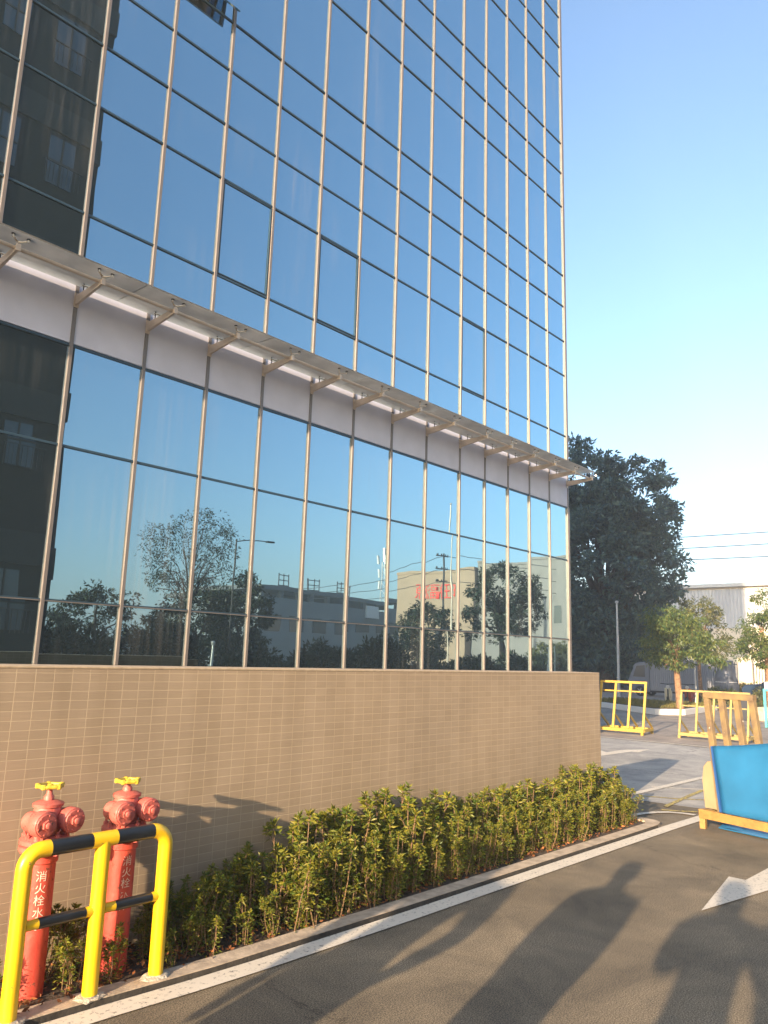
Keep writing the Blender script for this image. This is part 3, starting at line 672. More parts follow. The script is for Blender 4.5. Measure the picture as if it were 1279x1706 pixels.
for x in fx:
    mo = MB()
    pr = [(.075+rr.uniform(-.01, .02), -.005), (.07, .004), (.055, .010), (.046, .013)]
    b2 = len(mo.v); mo.lathe(pr, loc(x, KH), n=14)
    for i in range(b2, len(mo.v)):
        v = mo.v[i]; mo.v[i] = (v[0]+rr.uniform(-.012, .012), v[1]*.8+rr.uniform(-.008, .008), v[2])
    mo.build('mortar_foot', M['mortar'], gr)

# ------------------------------------------------------------------ shrubs in the bed
def make_shrub(seed, H, stems, spread, name='leafy_shrub'):
    rg = np.random.default_rng(seed); root = empty(name)
    st = MB(); P = []; N = []; Ls = []
    for k in range(stems):
        a = rg.uniform(0, 2*math.pi); bx, by = rg.normal(0, spread*.35), rg.normal(0, spread*.35)
        h = H*rg.uniform(.55, 1.05); lean = rg.uniform(.03, .30)*h; base = np.array([bx, by, 0.0])
        tip = np.array([bx+math.cos(a)*lean+.05*h, by+math.sin(a)*lean*.6, h])
        mid = (base+tip)/2+np.array([rg.normal(0, .02), rg.normal(0, .02), 0])
        st.tube([base, mid, tip], [.0055, .0042, .0028], 5)
        heads = [(tip, 1.0)]
        for j in range(rg.integers(1, 3)):
            t = rg.uniform(.45, .85); q = base+(tip-base)*t; aa = rg.uniform(0, 6.28)
            e = q+np.array([math.cos(aa)*.05, math.sin(aa)*.05, .06+rg.uniform(0, .04)]); st.tube([q, e], [.003, .002], 4); heads.append((e, .8))
        for hp, sc_ in heads:
            for lay, (el, cnt, ln) in enumerate(((1.15, 5, .75), (.75, 8, 1.0), (.28, 8, 1.05), (-.2, 6, .95))):
                for q in range(cnt):
                    az = 2*math.pi*(q+rg.uniform(-.3, .3))/cnt+lay; e2 = el+rg.normal(0, .15)
                    P.append(hp-np.array([0, 0, lay*.012])); N.append([math.cos(az)*math.cos(e2), math.sin(az)*math.cos(e2), math.sin(e2)]); Ls.append(.046*ln*sc_*rg.uniform(.75, 1.25))
        for q in range(46):
            t = rg.uniform(.02, .92); az = rg.uniform(0, 6.28); e2 = rg.uniform(-.5, .8)
            P.append(base+(tip-base)*t+np.array([math.cos(az), math.sin(az), 0])*rg.uniform(.005, .06)); N.append([math.cos(az)*math.cos(e2), math.sin(az)*math.cos(e2), math.sin(e2)]); Ls.append(rg.uniform(.028, .045))
    st.build('stems', M['stem'], root, fix=False)
    leaves('foliage', np.array(P), np.array(N), np.array(Ls)*1.0, .33, M['shrub'], root, seed, droop=.10, two=True)
    return root
protos = [make_shrub(11+i, .50, 15, .17) for i in range(5)] + [make_shrub(31+i, .48, 5, .12) for i in range(3)]
used = set(); GRP = 'evergreen shrubs planted along the tiled wall'
def put_shrub(i, x, y, s, rz, label, grp=GRP):
    if i not in used: used.add(i); o = protos[i]
    else: o = copy_tree(protos[i])
    o.location = (x, y, .02); o.rotation_euler = (0, 0, rz); o.scale = (s, s, s); tag(o, label, 'shrub', grp)
rg = random.Random(8)
def s_top(x): return float(np.interp(x, [1.2, 2.4, 2.9, 3.3, 3.8, 4.2, 4.6, 5.1, 6.0, 7.0, 7.6, 7.9], [.30, .34, .44, .58, .60, .64, .58, .50, .53, .56, .52, .42]))
ORD = 'first second third fourth fifth sixth seventh eighth ninth tenth eleventh twelfth thirteenth fourteenth fifteenth sixteenth seventeenth eighteenth nineteenth twentieth'.split()
x = 3.35; kk = 0
while x < 7.95:
    for row in (0, 1):
        y = (3.63 if row == 0 else 3.82)+rg.uniform(-.03, .03)
        s = s_top(x)/.52*(.72 if row == 0 else .98)*rg.uniform(.9, 1.08)
        put_shrub(rg.randrange(5), x+rg.uniform(-.05, .05)+row*.08, y, s, rg.uniform(-.5, .5), ('leafy kerb side shrub, ' if row == 0 else 'taller wall side shrub, ')+ORD[kk]+' from the thin start of the hedge')
    x += .235; kk += 1
for q in range(26):
    xx = 2.45+q*.213
    put_shrub(5+q % 3, xx, 3.585+rg.uniform(-.015, .02)+.02*(xx < 3), rg.uniform(.34, .55), rg.uniform(0, 6), 'low leafy sprig spilling at the kerb, '+('first second third fourth fifth sixth seventh eighth ninth tenth eleventh twelfth thirteenth fourteenth fifteenth sixteenth seventeenth eighteenth nineteenth twentieth twenty-first twenty-second twenty-third twenty-fourth twenty-fifth twenty-sixth'.split()[q])+' from the guard rail')
put_shrub(0, 2.42, 3.80, .55, 4.4, 'small dark shrub right behind the last rail post')
put_shrub(3, 2.72, 3.78, .68, 2.2, 'dark bushy shrub in the hydrant shadow, in the middle of the bed')
put_shrub(5, 2.78, 3.70, .80, .4, 'sparse shrub with a bright yellow green head at the shaded start of the bed')
put_shrub(6, 3.02, 3.78, .98, 1.4, 'thin upright shrub with lit leaf whorls against the shadow on the wall')
put_shrub(7, 3.18, 3.70, .9, 2.4, 'open shrub with bare tan stems where the hedge begins')
put_shrub(5, 2.52, 3.80, .72, 3.0, 'dark thin shrub in the shade just right of the guard rail')
put_shrub(6, 2.62, 3.66, .55, 4.0, 'low shaded sprig close to the kerb right of the guard rail')
put_shrub(0, 2.86, 3.86, .72, 4.0, 'dark bushy shrub against the wall in the hydrant shadow')
put_shrub(1, 3.12, 3.88, .8, 1.0, 'dark bushy shrub by the wall behind the open shrub')
put_shrub(2, 2.60, 3.88, .6, 2.0, 'low dark shrub against the wall beside the worn hydrant')
put_shrub(7, 2.14, 3.66, .52, .7, 'small leafy sprig leaning over the right post of the guard rail')
put_shrub(6, 1.93, 3.66, .58, 2.9, 'small leggy sprig between the two hydrants')
put_shrub(5, 1.86, 3.88, .85, 5.0, 'shaded sprig behind the lettered hydrant, against the wall')
put_shrub(7, 1.55, 3.72, .62, 3.3, 'small shrub left of the lettered hydrant at the picture edge')
put_shrub(3, 2.02, 3.90, .55, .3, 'dark shrub against the wall behind the gap between the hydrants')
# leaf litter
rgn = np.random.default_rng(5); n = 3800
P = np.stack([rgn.uniform(1.0, 7.9, n), 3.50+rgn.uniform(0, 1, n)**.8*.47, rgn.uniform(.026, .05, n)], 1)
P[:, 1] += np.interp(P[:, 0], [1, 2.6, 8], [.10, .04, 0])
N = rgn.normal(size=(n, 3)); N[:, 2] *= .35
tag(leaves('leaf_litter', P, N, .032, .5, M['litter'], None, 6), 'brown fallen leaves lying on the soil under the shrubs', 'leaf litter', kind='stuff')

# ------------------------------------------------------------------ glass racks
def rack(name, origin, u, width, height, lean, posts, label, mt, depth=.55, second=None, bw_=.05, pw=.05, base_h=.07, foot=.10, slant=0.0, rear=True, posts_mat=None, top_mat=None, post_span=None, group=None):
    u = Vector((u[0], u[1], 0)).normalized(); v = Vector((-u.y, u.x, 0))   # v to the left of u = away from the camera here
    if v.x < 0: v = -v
    up_ = Vector((0, 0, 1)); rt_ = empty(name, origin); tag(rt_, label, 'glass rack', group)
    z0 = foot
    b = MB(); b.beam(-u*.02+up_*z0, u*(width+.02)+up_*z0, base_h, base_h)
    b.beam(v*depth+up_*z0, u*width+v*depth+up_*z0, base_h*.9, base_h*.9)
    for t in (0, 1):
        b.beam(u*width*t+v*(base_h*.5+.001)+up_*z0, u*width*t+v*(depth-base_h*.45-.001)+up_*z0, base_h*.85, base_h*.85)
    b.build('base_frame', mt, rt_, bevel=.004)
    for t in (0, 1):
        for dd in (0, depth): f = MB(); f.beam(u*width*t*.98+v*dd+up_*0, u*width*t*.98+v*dd+up_*(z0-base_h*.5+.001), .055, .055, (1, 0, 0)); f.build('foot', mt, rt_)
    sp0, sp1 = post_span or (0, 1)
    for k in range(posts):
        t = sp0+(sp1-sp0)*k/(posts-1); p0 = u*width*t+up_*(z0+base_h*.5)+v*.005; p1 = u*(width*t+slant*width)+v*lean+up_*(height-pw*.5)
        q = MB(); q.beam(p0, p1, pw, pw*.8, v); q.build('post', posts_mat or mt, rt_, bevel=.003)
        if rear:
            q = MB(); q.beam(u*width*t+v*(depth-.02)+up_*(z0+base_h*.5), u*(width*t+slant*width*.35)+v*(lean*.35+pw*.4)+up_*(height*.38), pw*.7, pw*.7, v); q.build('rear_strut', posts_mat or mt, rt_)
    tb = MB(); tb.beam(u*(width*sp0+slant*width-.03)+v*lean+up_*height, u*(width*sp1+slant*width+.03)+v*lean+up_*height, pw*1.1, pw); tb.build('top_bar', top_mat or mt, rt_, bevel=.003)
    if second:
        sb = MB(); t = second/height; sb.beam(u*(width*sp0+slant*width*t)+v*(lean*t+pw*.5)+up_*second, u*(width*sp1+slant*width*t)+v*(lean*t+pw*.5)+up_*second, pw*.5, pw*.6); sb.build('cross_bar', mt, rt_)
    return rt_
G2 = 'yellow steel glass racks standing in the yard'
rack('glass_rack', (17.39, 8.78, 0), (.12, -1.0), 1.06, 1.19, .26, 4, 'bright yellow empty glass rack standing alone just past the end of the tiled wall', M['rack_y'], depth=.75, second=.98, pw=.052, slant=.02, group=G2)
rack('glass_rack', (17.75, 6.98, 0), (.05, -1.0), 1.45, 1.05, .26, 5, 'pale yellow empty glass rack standing behind the worn brown rack', M['rack_pale'], depth=.6, second=.72, pw=.045, slant=.0, group=G2)
FO = on_z(1172, 1380, 0)
u = Vector((-.27, -.963, 0))
rk = rack('glass_rack', (FO.x, FO.y, 0), u, 1.9, 1.30, .40, 4, 'worn brown and orange glass rack carrying the blue sheets, nearest the camera', M['rack_rust'], depth=.7, second=.62, pw=.062, base_h=.085, foot=.145, slant=-.20, rear=False, posts_mat=M['rack_old'], top_mat=M['rack_old'], post_span=(.11, .385), group=G2)
# blue sheets leaning on the rack
def sheet(name, s0, s1, hgt, z0, off, m, label, bow=.02, seed=1, leanr=.40/1.15):
    v = Vector((.963, -.27, 0)); o = empty(name, (FO.x, FO.y, 0)); tag(o, label, 'metal sheet', 'blue sheets on the rack'); nx, nz = 26, 12; vs = []; fs = []; rg = random.Random(seed)
    for j in range(nz+1):
        for i in range(nx+1):
            a, c = i/nx, j/nz; s_ = s0+(s1-s0)*a; z = z0+hgt*c*(1+.34*a-.008*math.sin(a*9.0)*c)
            d = (z-.19)*leanr-off+.004*math.sin(a*19+c*6)*math.sin(c*3)-.035*math.exp(-((a-.40)/.05)**2-((c-.28)/.07)**2)+.02*max(0, .5-abs(a-.45-.3*c)*6)*(c<.6)
            P = u*(s_-.29*z/.8)+v*d+Vector((0, 0, z)); vs.append(P)
    n1 = nx+1
    for j in range(nz):
        for i in range(nx): fs.append((j*n1+i, j*n1+i+1, (j+1)*n1+i+1, (j+1)*n1+i))
    b = MB(); b.add(vs, fs); s = b.build('sheet_face', m, o, smooth=True); md = s.modifiers.new('t', 'SOLIDIFY'); md.thickness = .006; md.offset = 0
    b = MB(); b.beam(u*(s0-.012-.29*z0/.8)+v*((z0-.19)*leanr-off-.003)+Vector((0, 0, z0)), u*(s0-.012-.29*(z0+hgt)/.8)+v*((z0+hgt-.19)*leanr-off+.005)+Vector((0, 0, z0+hgt*.985)), .022, .03, v)
    b.build('folded_edge', M['blue_dark'], o)
    return o
sheet('blue_sheet', .335, 1.85, .60, .20, .06, M['blue'], 'large glossy dented blue metal sheet leaning on the worn rack')
b = MB(); v_ = Vector((.963, -.27, 0))
o = empty('blue_sheet', (FO.x, FO.y, 0)); tag(o, 'narrow blue sheet end showing left of the worn rack, above the tan board', 'metal sheet', 'blue sheets on the rack')
b.slab([u*(-.06)+v_*.45+Vector((0, 0, .52)), u*.12+v_*.45+Vector((0, 0, .50)), u*.12+v_*.50+Vector((0, 0, .70)), u*(-.08)+v_*.50+Vector((0, 0, .72))], .01); b.build('sheet_face', M['blue'], o)
b.v, b.f = [], []; b.beam(u*.10+v_*.46+Vector((0, 0, .19)), u*.10+v_*.46+Vector((0, 0, .6)), .03, .01, v_); b.build('folded_edge', M['blue_dark'], o)
o = empty('blue_sheet', (FO.x, FO.y, 0)); tag(o, 'low strip of blue sheet lying on the ground under the worn rack', 'metal sheet', 'blue sheets on the rack')
b = MB(); b.slab([u*.10+v_*.10+Vector((0, 0, .012)), u*.75+v_*.12+Vector((0, 0, .012)), u*.75+v_*.50+Vector((0, 0, .04)), u*.06+v_*.50+Vector((0, 0, .11))], .008); b.build('sheet_face', M['blue'], o)
# tan board at the rack's end
o = empty('tan_board', (FO.x, FO.y, 0)); tag(o, 'upright tan board with a rounded corner at the end of the worn rack', 'board')
b = MB(); prof = [(-.01, .19), (.17, .19), (.10, .60), (.03, .645), (-.03, .635), (-.07, .58), (-.07, .45)]
b.slab([u*a+v_*(.03+.22*c)+Vector((0, 0, c)) for a, c in prof], .02); b.build('board_face', M['tan'], o, bevel=.004)

# ------------------------------------------------------------------ trees
def tree(name, loc, crown, height, label, m, clumps=200, per=110, leafL=.16, clump_r=.6, trunk_r=.16, bark='bark', trunk_top=None, seed=1, shells=None, droop=.3, group=None, width=.36, rz=0, limbs=9):
    """crown: list of (cx,cy,cz,rx,ry,rz) ellipsoids relative to the base"""
    rgn = np.random.default_rng(seed); t = empty(name, loc, rz); tag(t, label, 'tree', group)
    tot = sum(c[3]*c[4]*c[5] for c in crown); C = []
    for c in crown:
        k = max(2, int(clumps*c[3]*c[4]*c[5]/tot)); d = rgn.normal(size=(k, 3)); d /= np.linalg.norm(d, axis=1, keepdims=True)
        r = rgn.uniform(.35, 1, (k, 1))**.45; C.append(np.array(c[:3])+d*r*np.array(c[3:]))
    C = np.concatenate(C); P = []; N = []
    for c in C:
        k = int(per*rgn.uniform(.5, 1.4)); rr_ = clump_r*rgn.uniform(.55, 1.2); d = rgn.normal(size=(k, 3)); d /= np.linalg.norm(d, axis=1, keepdims=True)
        q = d*rr_*rgn.uniform(.15, 1, (k, 1))**.6*np.array([1, 1, .62]); P.append(c+q)
        nn = d*.8+rgn.normal(size=(k, 3))*.5; nn[:, 2] -= droop; N.append(nn)
    P = np.concatenate(P); N = np.concatenate(N)
    ok = P[:, 2] > .3; leaves('crown', P[ok], N[ok], leafL, width, m, t, seed)
    tr = MB(); tt = trunk_top or height*.5; bend = rgn.normal(0, .05, 2)*tt*.3
    tr.tube([(0, 0, -.05), (0, 0, .12*tt), (bend[0], bend[1], tt*.55), (bend[0]*.6, bend[1]*1.2, tt)], [trunk_r*1.35, trunk_r, trunk_r*.85, trunk_r*.65], 12)
    for k in range(limbs):
        c = C[rgn.integers(len(C))]*np.array([.82, .82, .93]); s = np.array([bend[0]*.7, bend[1], tt*rgn.uniform(.6, .98)]); mid = s+(c-s)*.5+np.array([0, 0, .12*height*rgn.uniform(-.3, .6)])
        tr.tube([s, mid, c], [trunk_r*.42, trunk_r*.26, trunk_r*.08], 7)
        for q in range(2):
            c2 = c+rgn.normal(size=3)*clump_r*.5; tr.tube([mid, (mid+c2)/2+rgn.normal(size=3)*.08, c2], [trunk_r*.2, trunk_r*.12, trunk_r*.04], 5)
    tr.build('trunk', M[bark], t, smooth=True)
    return t
# big shaded tree behind the corner
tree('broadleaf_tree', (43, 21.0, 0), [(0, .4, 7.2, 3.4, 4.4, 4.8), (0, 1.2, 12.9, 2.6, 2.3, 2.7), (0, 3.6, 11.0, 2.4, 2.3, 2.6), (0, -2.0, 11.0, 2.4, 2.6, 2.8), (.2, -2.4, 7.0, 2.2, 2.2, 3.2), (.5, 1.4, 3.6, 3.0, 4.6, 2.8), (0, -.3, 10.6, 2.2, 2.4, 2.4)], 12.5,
     'huge dark tree in the building shade, taller than everything beyond the wall', M['tree_haze_blue'], clumps=820, per=105, leafL=.31, clump_r=.66, trunk_r=.45, bark='bark_dark', trunk_top=6, seed=3, droop=.2, limbs=16, width=.4)
# sunlit street tree on the island, in flat tiers
tree('street_tree', (26.2, 10.25, .18), [(0, .15, 2.95, .95, 1.0, .42), (0, .55, 3.2, .6, .6, .3), (0, -.1, 2.25, 1.1, 1.35, .42), (0, -.35, 1.65, .9, 1.15, .35), (0, .55, 1.75, .8, .7, .3)], 3.5,
     'sunlit small tree with tiered foliage on the white edged island', M['tree_lit'], clumps=150, per=80, leafL=.13, clump_r=.27, trunk_r=.12, trunk_top=1.9, seed=5, droop=1.1, limbs=9, width=.3)
tree('street_tree', (33.0, 12.0, 0), [(0, 0, 3.6, 1.0, 1.1, 1.0), (0, -.5, 2.7, 1.0, .9, .9)], 4.4, 'hazy grey green tree behind the sunlit island tree', M['tree_grey'], clumps=80, per=80, leafL=.14, clump_r=.32, trunk_r=.09, trunk_top=2.6, seed=6, limbs=5)
tree('street_tree', (29.5, 8.35, .1), [(0, -.1, 3.7, .5, .5, .8), (0, -.2, 2.9, .9, 1.0, .7), (0, .05, 2.2, 1.0, 1.05, .6)], 4.4, 'sunlit tree cut off by the right edge of the picture, before the fence', M['tree_lit'], clumps=110, per=85, leafL=.13, clump_r=.28, trunk_r=.12, trunk_top=2.2, seed=7, droop=.7, limbs=8, width=.3)
tree('street_tree', (52, 24.5, 0), [(0, 0, 2.2, 2, 4.5, 2.6)], 5, 'dark low tree filling the gap under the huge tree', M['tree_haze_blue'], clumps=140, per=90, leafL=.30, clump_r=.7, trunk_r=.2, trunk_top=2, seed=8, bark='bark_dark')
tree('street_tree', (50, 26.0, 0), [(0, 0, 2.4, 2, 4.2, 2.4)], 5, 'dark bushy tree beyond the corner of the glass building', M['tree_haze_blue'], clumps=150, per=90, leafL=.28, clump_r=.7, trunk_r=.2, trunk_top=2, seed=9, bark='bark_dark')

# island planter
isl = empty('island_planter', (25.1, 10.55, 0)); tag(isl, 'raised planter island with a white concrete edge around the sunlit small tree', 'planter')
pts = [(25.02, 10.62), (25.95, 9.98), (30.2, 10.4), (30.5, 14.8), (28.0, 14.8)]
b = MB(); b.prism([(x-25.1, y-10.55) for x, y in pts], .01, .20); b.build('planter_edge', M['white'], isl, bevel=.01)
b = MB(); c0 = Vector((sum(p[0] for p in pts)/5, sum(p[1] for p in pts)/5, 0)); b.prism([((x-c0.x)*.93+c0.x-25.1, (y-c0.y)*.93+c0.y-10.55) for x, y in pts], .19, .215); b.build('planter_soil', M['soil'], isl)
rgn = np.random.default_rng(12); n = 9000; P = np.stack([rgn.uniform(25.3, 30, n), rgn.uniform(10.3, 14.3, n), np.full(n, .20)], 1)
keep = (P[:, 1] > 10.75-(P[:, 0]-25.0)*.62) & (P[:, 1]-10.6 < (P[:, 0]-25.0)*1.36); P = P[keep]; N = rgn.normal(size=(len(P), 3))*.5; N[:, 2] = 1
tag(leaves('grass', P, N, .13, .12, M['grass'], None, 3), 'rough dry green grass growing on the planter island', 'grass', kind='stuff')

# round shrubs of the far bed
def bush(loc, r, h, label, m, seed, n=60, leafL=.10, group=None):
    rgn = np.random.default_rng(seed); t = empty('bush', loc); tag(t, label, 'bush', group); P = []; N = []
    for k in range(n):
        d = rgn.normal(size=3); d /= np.linalg.norm(d); c = np.array([d[0]*r[0], d[1]*r[1], abs(d[2])*h])*rgn.uniform(.4, 1)**.5
        q = rgn.normal(size=(40, 3)); q /= np.linalg.norm(q, axis=1, keepdims=True); P.append(c+q*leafL*1.4*rgn.uniform(.3, 1, (40, 1))); N.append(q+np.array([0, 0, .3]))
    P = np.concatenate(P); P[:, 2] = np.maximum(P[:, 2], .02); leaves('foliage', P, np.concatenate(N), leafL, .4, m, t, seed)
    s = MB()
    for k in range(5):
        a = k*1.26; s.tube([(0, 0, 0), (math.cos(a)*r[0]*.5, math.sin(a)*r[1]*.5, h*.6)], [.025, .01], 5)
    s.build('stems', M['bark'], t); return t
bush((43, 13.5, 0), (1.0, 1.6), .75, 'sunlit yellow green bush in front of the barred fence', M['grass'], 4, 90, .16)
bush((31.2, 10.6, .2), (.8, .9), .55, 'low bush behind the white edged island', M['tree_grey'], 5, 60, .12)
bush((33.5, 9.6, 0), (.8, .8), .75, 'low grey green bush beside the dark car', M['tree_grey'], 6, 60, .12)

# ------------------------------------------------------------------ far building, fence, truck, wires
fb = empty('factory_building', (70, 8, 0)); tag(fb, 'long pale factory with corrugated cladding beyond the trees, half of it in shade', 'building')
HT = .1045*70+EYE
b = MB(); b.box(0.3, 24, -20, 44, 0, HT-.3); b.build('wall', M['cream'], fb)
b = MB()
for k in range(0, 210):
    y0 = -19.5+k*.30; b.add([(.28, y0, 5.0), (.28, y0+.30, 5.0), (.28, y0+.30, HT-.5), (.28, y0, HT-.5), (.20, y0+.06, 5.0), (.20, y0+.16, 5.0), (.20, y0+.16, HT-.5), (.20, y0+.06, HT-.5)], [(4, 5, 6, 7), (0, 4, 7, 3), (5, 1, 2, 6), (3, 7, 6, 2), (0, 1, 5, 4)])
b.build('cladding', M['corr'], fb, fix=False)
b = MB(); b.box(-.15, 24, -20.2, 44.2, HT-.3, HT); b.build('roof_edge', M['galv'], fb)
for k, yy in enumerate((9.5, 13.5, 17.5, 5.5)):
    b = MB(); b.box(.22, .29, yy-8-.9, yy-8+.9, 1.2, 3.0); wn = b.build('window', M['pane_dark'], fb)

pf = empty('barred_fence', (58, 14, 0)); tag(pf, 'fence of dark vertical bars between white pillars in front of the factory', 'fence')
b = MB()
for k in range(90): b.beam((0, -6+k*.18, .3), (0, -6+k*.18, 2.0), .045, .045, (1, 0, 0))
b.build('bars', M['darkmetal'], pf)
b = MB(); b.beam((0, -6, .45), (0, 10.2, .45), .05, .06); b.beam((0, -6, 1.85), (0, 10.2, 1.85), .05, .06); b.build('rails', M['darkmetal'], pf)
for yy in (-2.2, .9, 3.4, 6.3, 9.3):
    b = MB(); b.box(-.25, .25, yy, yy+.95, 0, 2.25); b.box(-.3, .3, yy-.05, yy+1.0, 2.25, 2.33); b.build('pillar', M['cream'], pf)
b = MB(); b.box(-.12, .12, -6, 10.2, 0, .3); b.build('fence_footing', M['cream'], pf)

tk = empty('box_truck', (39.5, 15.2, 0)); tag(tk, 'grey box truck with ribbed sides parked in the shade behind the island', 'truck')
b = MB(); b.box(-.0, 1.7, -1.85, 1.72, .32, 1.86); b.build('cargo_box', M['truckbox'], tk)
b = MB()
for k in range(34): b.box(-.06, -.001, -1.80+k*.105, -1.745+k*.105, .38, 1.62)
b.box(-.04, -.001, -1.85, 1.72, 1.66, 1.72); b.box(-.03, 1.73, -1.88, 1.75, 1.861, 1.90); b.build('box_ribs', M['truckbox'], tk)
b = MB(); prof = [(1.80, .25), (2.95, .25), (3.0, .75), (2.92, .95), (2.62, 1.66), (2.35, 1.76), (1.80, 1.80)]
vs = [(0.05, y, z) for y, z in prof]+[(1.62, y, z) for y, z in prof]; n = len(prof)
b.add(vs, [tuple(range(n)), tuple(range(2*n-1, n-1, -1))]+[(i, i+n, (i+1) % n+n, (i+1) % n) for i in range(n)]); cb = b.build('cab', M['truckcab'], tk, bevel=.03)
b = MB(); b.slab([(.035, 2.05, 1.0), (.035, 2.70, 1.0), (.035, 2.50, 1.55), (.035, 2.05, 1.60)], .012); b.build('side_window', M['pane_dark'], cb)
b = MB(); b.box(.1, 1.6, -1.8, 2.9, .22, .31); b.build('chassis', M['darkmetal'], tk)
def wheel(parent, c, r, wd, axis=(1, 0, 0), rim='galv', name='wheel'):
    ax = Vector(axis); q = MB(); q.lathe([(r*.62, -wd/2), (r*.95, -wd/2), (r, -wd*.35), (r, wd*.35), (r*.95, wd/2), (r*.62, wd/2)], c, ax, 24); t = q.build(name, M['tyre'], parent, smooth=True)
    q = MB(); q.lathe([(r*.6, -wd*.44), (r*.6, wd*.44)], c, ax, 20); q.lathe([(r*.2, -wd*.54), (r*.2, wd*.54)], c, ax, 12)
    for k in range(5):
        a = k*2*math.pi/5; e1 = ax.orthogonal().normalized(); e2 = ax.cross(e1); d = e1*math.cos(a)+e2*math.sin(a); q.beam(Vector(c)-ax*wd*.47, Vector(c)-ax*wd*.47+d*r*.6, r*.16, wd*.12, ax)
    q.build('rim', M[rim], t); return t
for yy in (-1.3, -.75, 2.35):
    for xx in (.15, 1.5): wheel(tk, (xx, yy, .27), .27, .2)

tp = empty('covered_pile', (40, 13.35, 0)); tag(tp, 'tall load under dark grey tarpaulin beside the ribbed truck', 'covered load')
b = MB(); nn = 14; vs = []; rgx = random.Random(2)
for j in range(7):
    z = j/6*1.95
    for i in range(nn):
        a = 2*math.pi*i/nn; e = .55; rx = .62*(1-.35*(j/6)**2.5)*(1+.10*math.sin(i*3.1+j)); sx = math.copysign(abs(math.cos(a))**e, math.cos(a)); sy = math.copysign(abs(math.sin(a))**e, math.sin(a))
        vs.append((sx*rx*1.1+rgx.uniform(-.03, .03), sy*rx*.8+rgx.uniform(-.03, .03), z))
fs = [(j*nn+i, j*nn+(i+1) % nn, (j+1)*nn+(i+1) % nn, (j+1)*nn+i) for j in range(6) for i in range(nn)]+[tuple(6*nn+i for i in range(nn))]
b.add(vs, fs); b.build('tarpaulin', M['tarp'], tp, smooth=True)
b = MB(); b.tube([(math.cos(a)*.72, math.sin(a)*.53, .9) for a in np.linspace(0, 6.283, 17)], .012, 5, cap=False); b.build('rope', M['white'], tp)

def scooter(loc, rz, m, label):
    s = empty('motor_scooter', loc, rz); tag(s, label, 'scooter', 'scooters parked behind the island')
    b = MB(); prof = [(-.62, .42), (-.55, .60), (-.2, .62), (-.02, .34), (.25, .30), (.38, .74), (.46, .74), (.42, .40), (.36, .22), (0, .18), (-.3, .24), (-.5, .30)]
    n = len(prof); vs = [(x, -.13, z) for x, z in prof]+[(x, .13, z) for x, z in prof]
    b.add(vs, [tuple(range(n)), tuple(range(2*n-1, n-1, -1))]+[(i, i+n, (i+1) % n+n, (i+1) % n) for i in range(n)]); b.build('body', m, s, bevel=.03)
    b = MB(); b.box(-.58, -.10, -.12, .12, .61, .68); b.build('seat', M['tyre'], s, bevel=.02)
    for x in (-.42, .55): wheel(s, (x, 0, .20), .20, .09, (0, 1, 0))
    b = MB(); b.tube([(.55, 0, .2), (.42, 0, .75), (.38, 0, .88)], .025, 8); b.tube([(.34, -.28, .90), (.38, 0, .88), (.34, .28, .90)], .016, 8); b.build('handlebar', M['darkmetal'], s)
    b = MB(); b.tube([(.45, 0, .78), (.50, 0, .77)], .07, 12); b.build('headlight', M['white'], s)
    return s
scooter((31.2, 12.65, .0), R(200), M['scoot1'], 'cream scooter parked left of the sunlit tree trunk')
scooter((31.6, 11.9, .0), R(185), M['scoot2'], 'dark red scooter parked right of the sunlit tree trunk')

car = empty('parked_car', (37, 9.3, 0), R(-96)); tag(car, 'dark blue car parked beyond the black bin, cut by the right picture edge', 'car')
prof = [(-2.1, .35), (-2.12, .72), (-1.95, .88), (-1.3, .95), (-.75, 1.34), (.65, 1.36), (1.3, .96), (1.95, .82), (2.1, .6), (2.1, .32)]
b = MB(); n = len(prof); vs = []
for yy, k in ((-.82, 1), (-.70, 1.0), (.70, 1.0), (.82, 1)):
    for x, z in prof: vs.append((x*(1 if abs(yy) < .8 else .985), yy*(1 if z < .97 else .82), z if abs(yy) < .8 else z-.03*(z > .9)))
fs = [tuple(range(n-1, -1, -1)), tuple(3*n+i for i in range(n))]
for r_ in range(3): fs += [(r_*n+i, r_*n+(i+1) % n, (r_+1)*n+(i+1) % n, (r_+1)*n+i) for i in range(n)]
b.add(vs, fs); bdy = b.build('body', M['carpaint'], car, bevel=.04, smooth=True)
b = MB()
for yy in (-.70, .70):
    b.slab([(-1.0, yy*1.03, .98), (.95, yy*1.03, .98), (.55, yy*.87, 1.28), (-.65, yy*.87, 1.28)], .012)
b.build('side_windows', M['pane_dark'], bdy)
for x in (-1.3, 1.3):
    for yy in (-.76, .76): wheel(car, (x, yy, .31), .31, .2, (0, 1, 0))

bn = empty('waste_bin', tuple(on_z(1246, 1201, 0))); tag(bn, 'black square litter bin standing beside the low concrete block', 'bin')
b = MB(); b.add([(-.17, -.2, 0), (.17, -.2, 0), (.17, .2, 0), (-.17, .2, 0), (-.2, -.23, .68), (.2, -.23, .68), (.2, .23, .68), (-.2, .23, .68)], [(3, 2, 1, 0), (4, 5, 6, 7), (0, 1, 5, 4), (1, 2, 6, 5), (2, 3, 7, 6), (3, 0, 4, 7)]); b.build('bin_body', M['binm'], bn, bevel=.015)
b = MB(); b.box(-.22, .22, -.25, .25, .68, .74); b.build('lid', M['binm'], bn, bevel=.02)
p0 = on_z(1256, 1201, 0)
kb2 = empty('concrete_block', (p0.x+.2, p0.y-.1, 0)); tag(kb2, 'low grey concrete block beside the black bin', 'block')
b = MB(); b.box(-.1, .5, -3.0, .02, 0, .42); b.build('block_body', M['concrete'], kb2, bevel=.02)
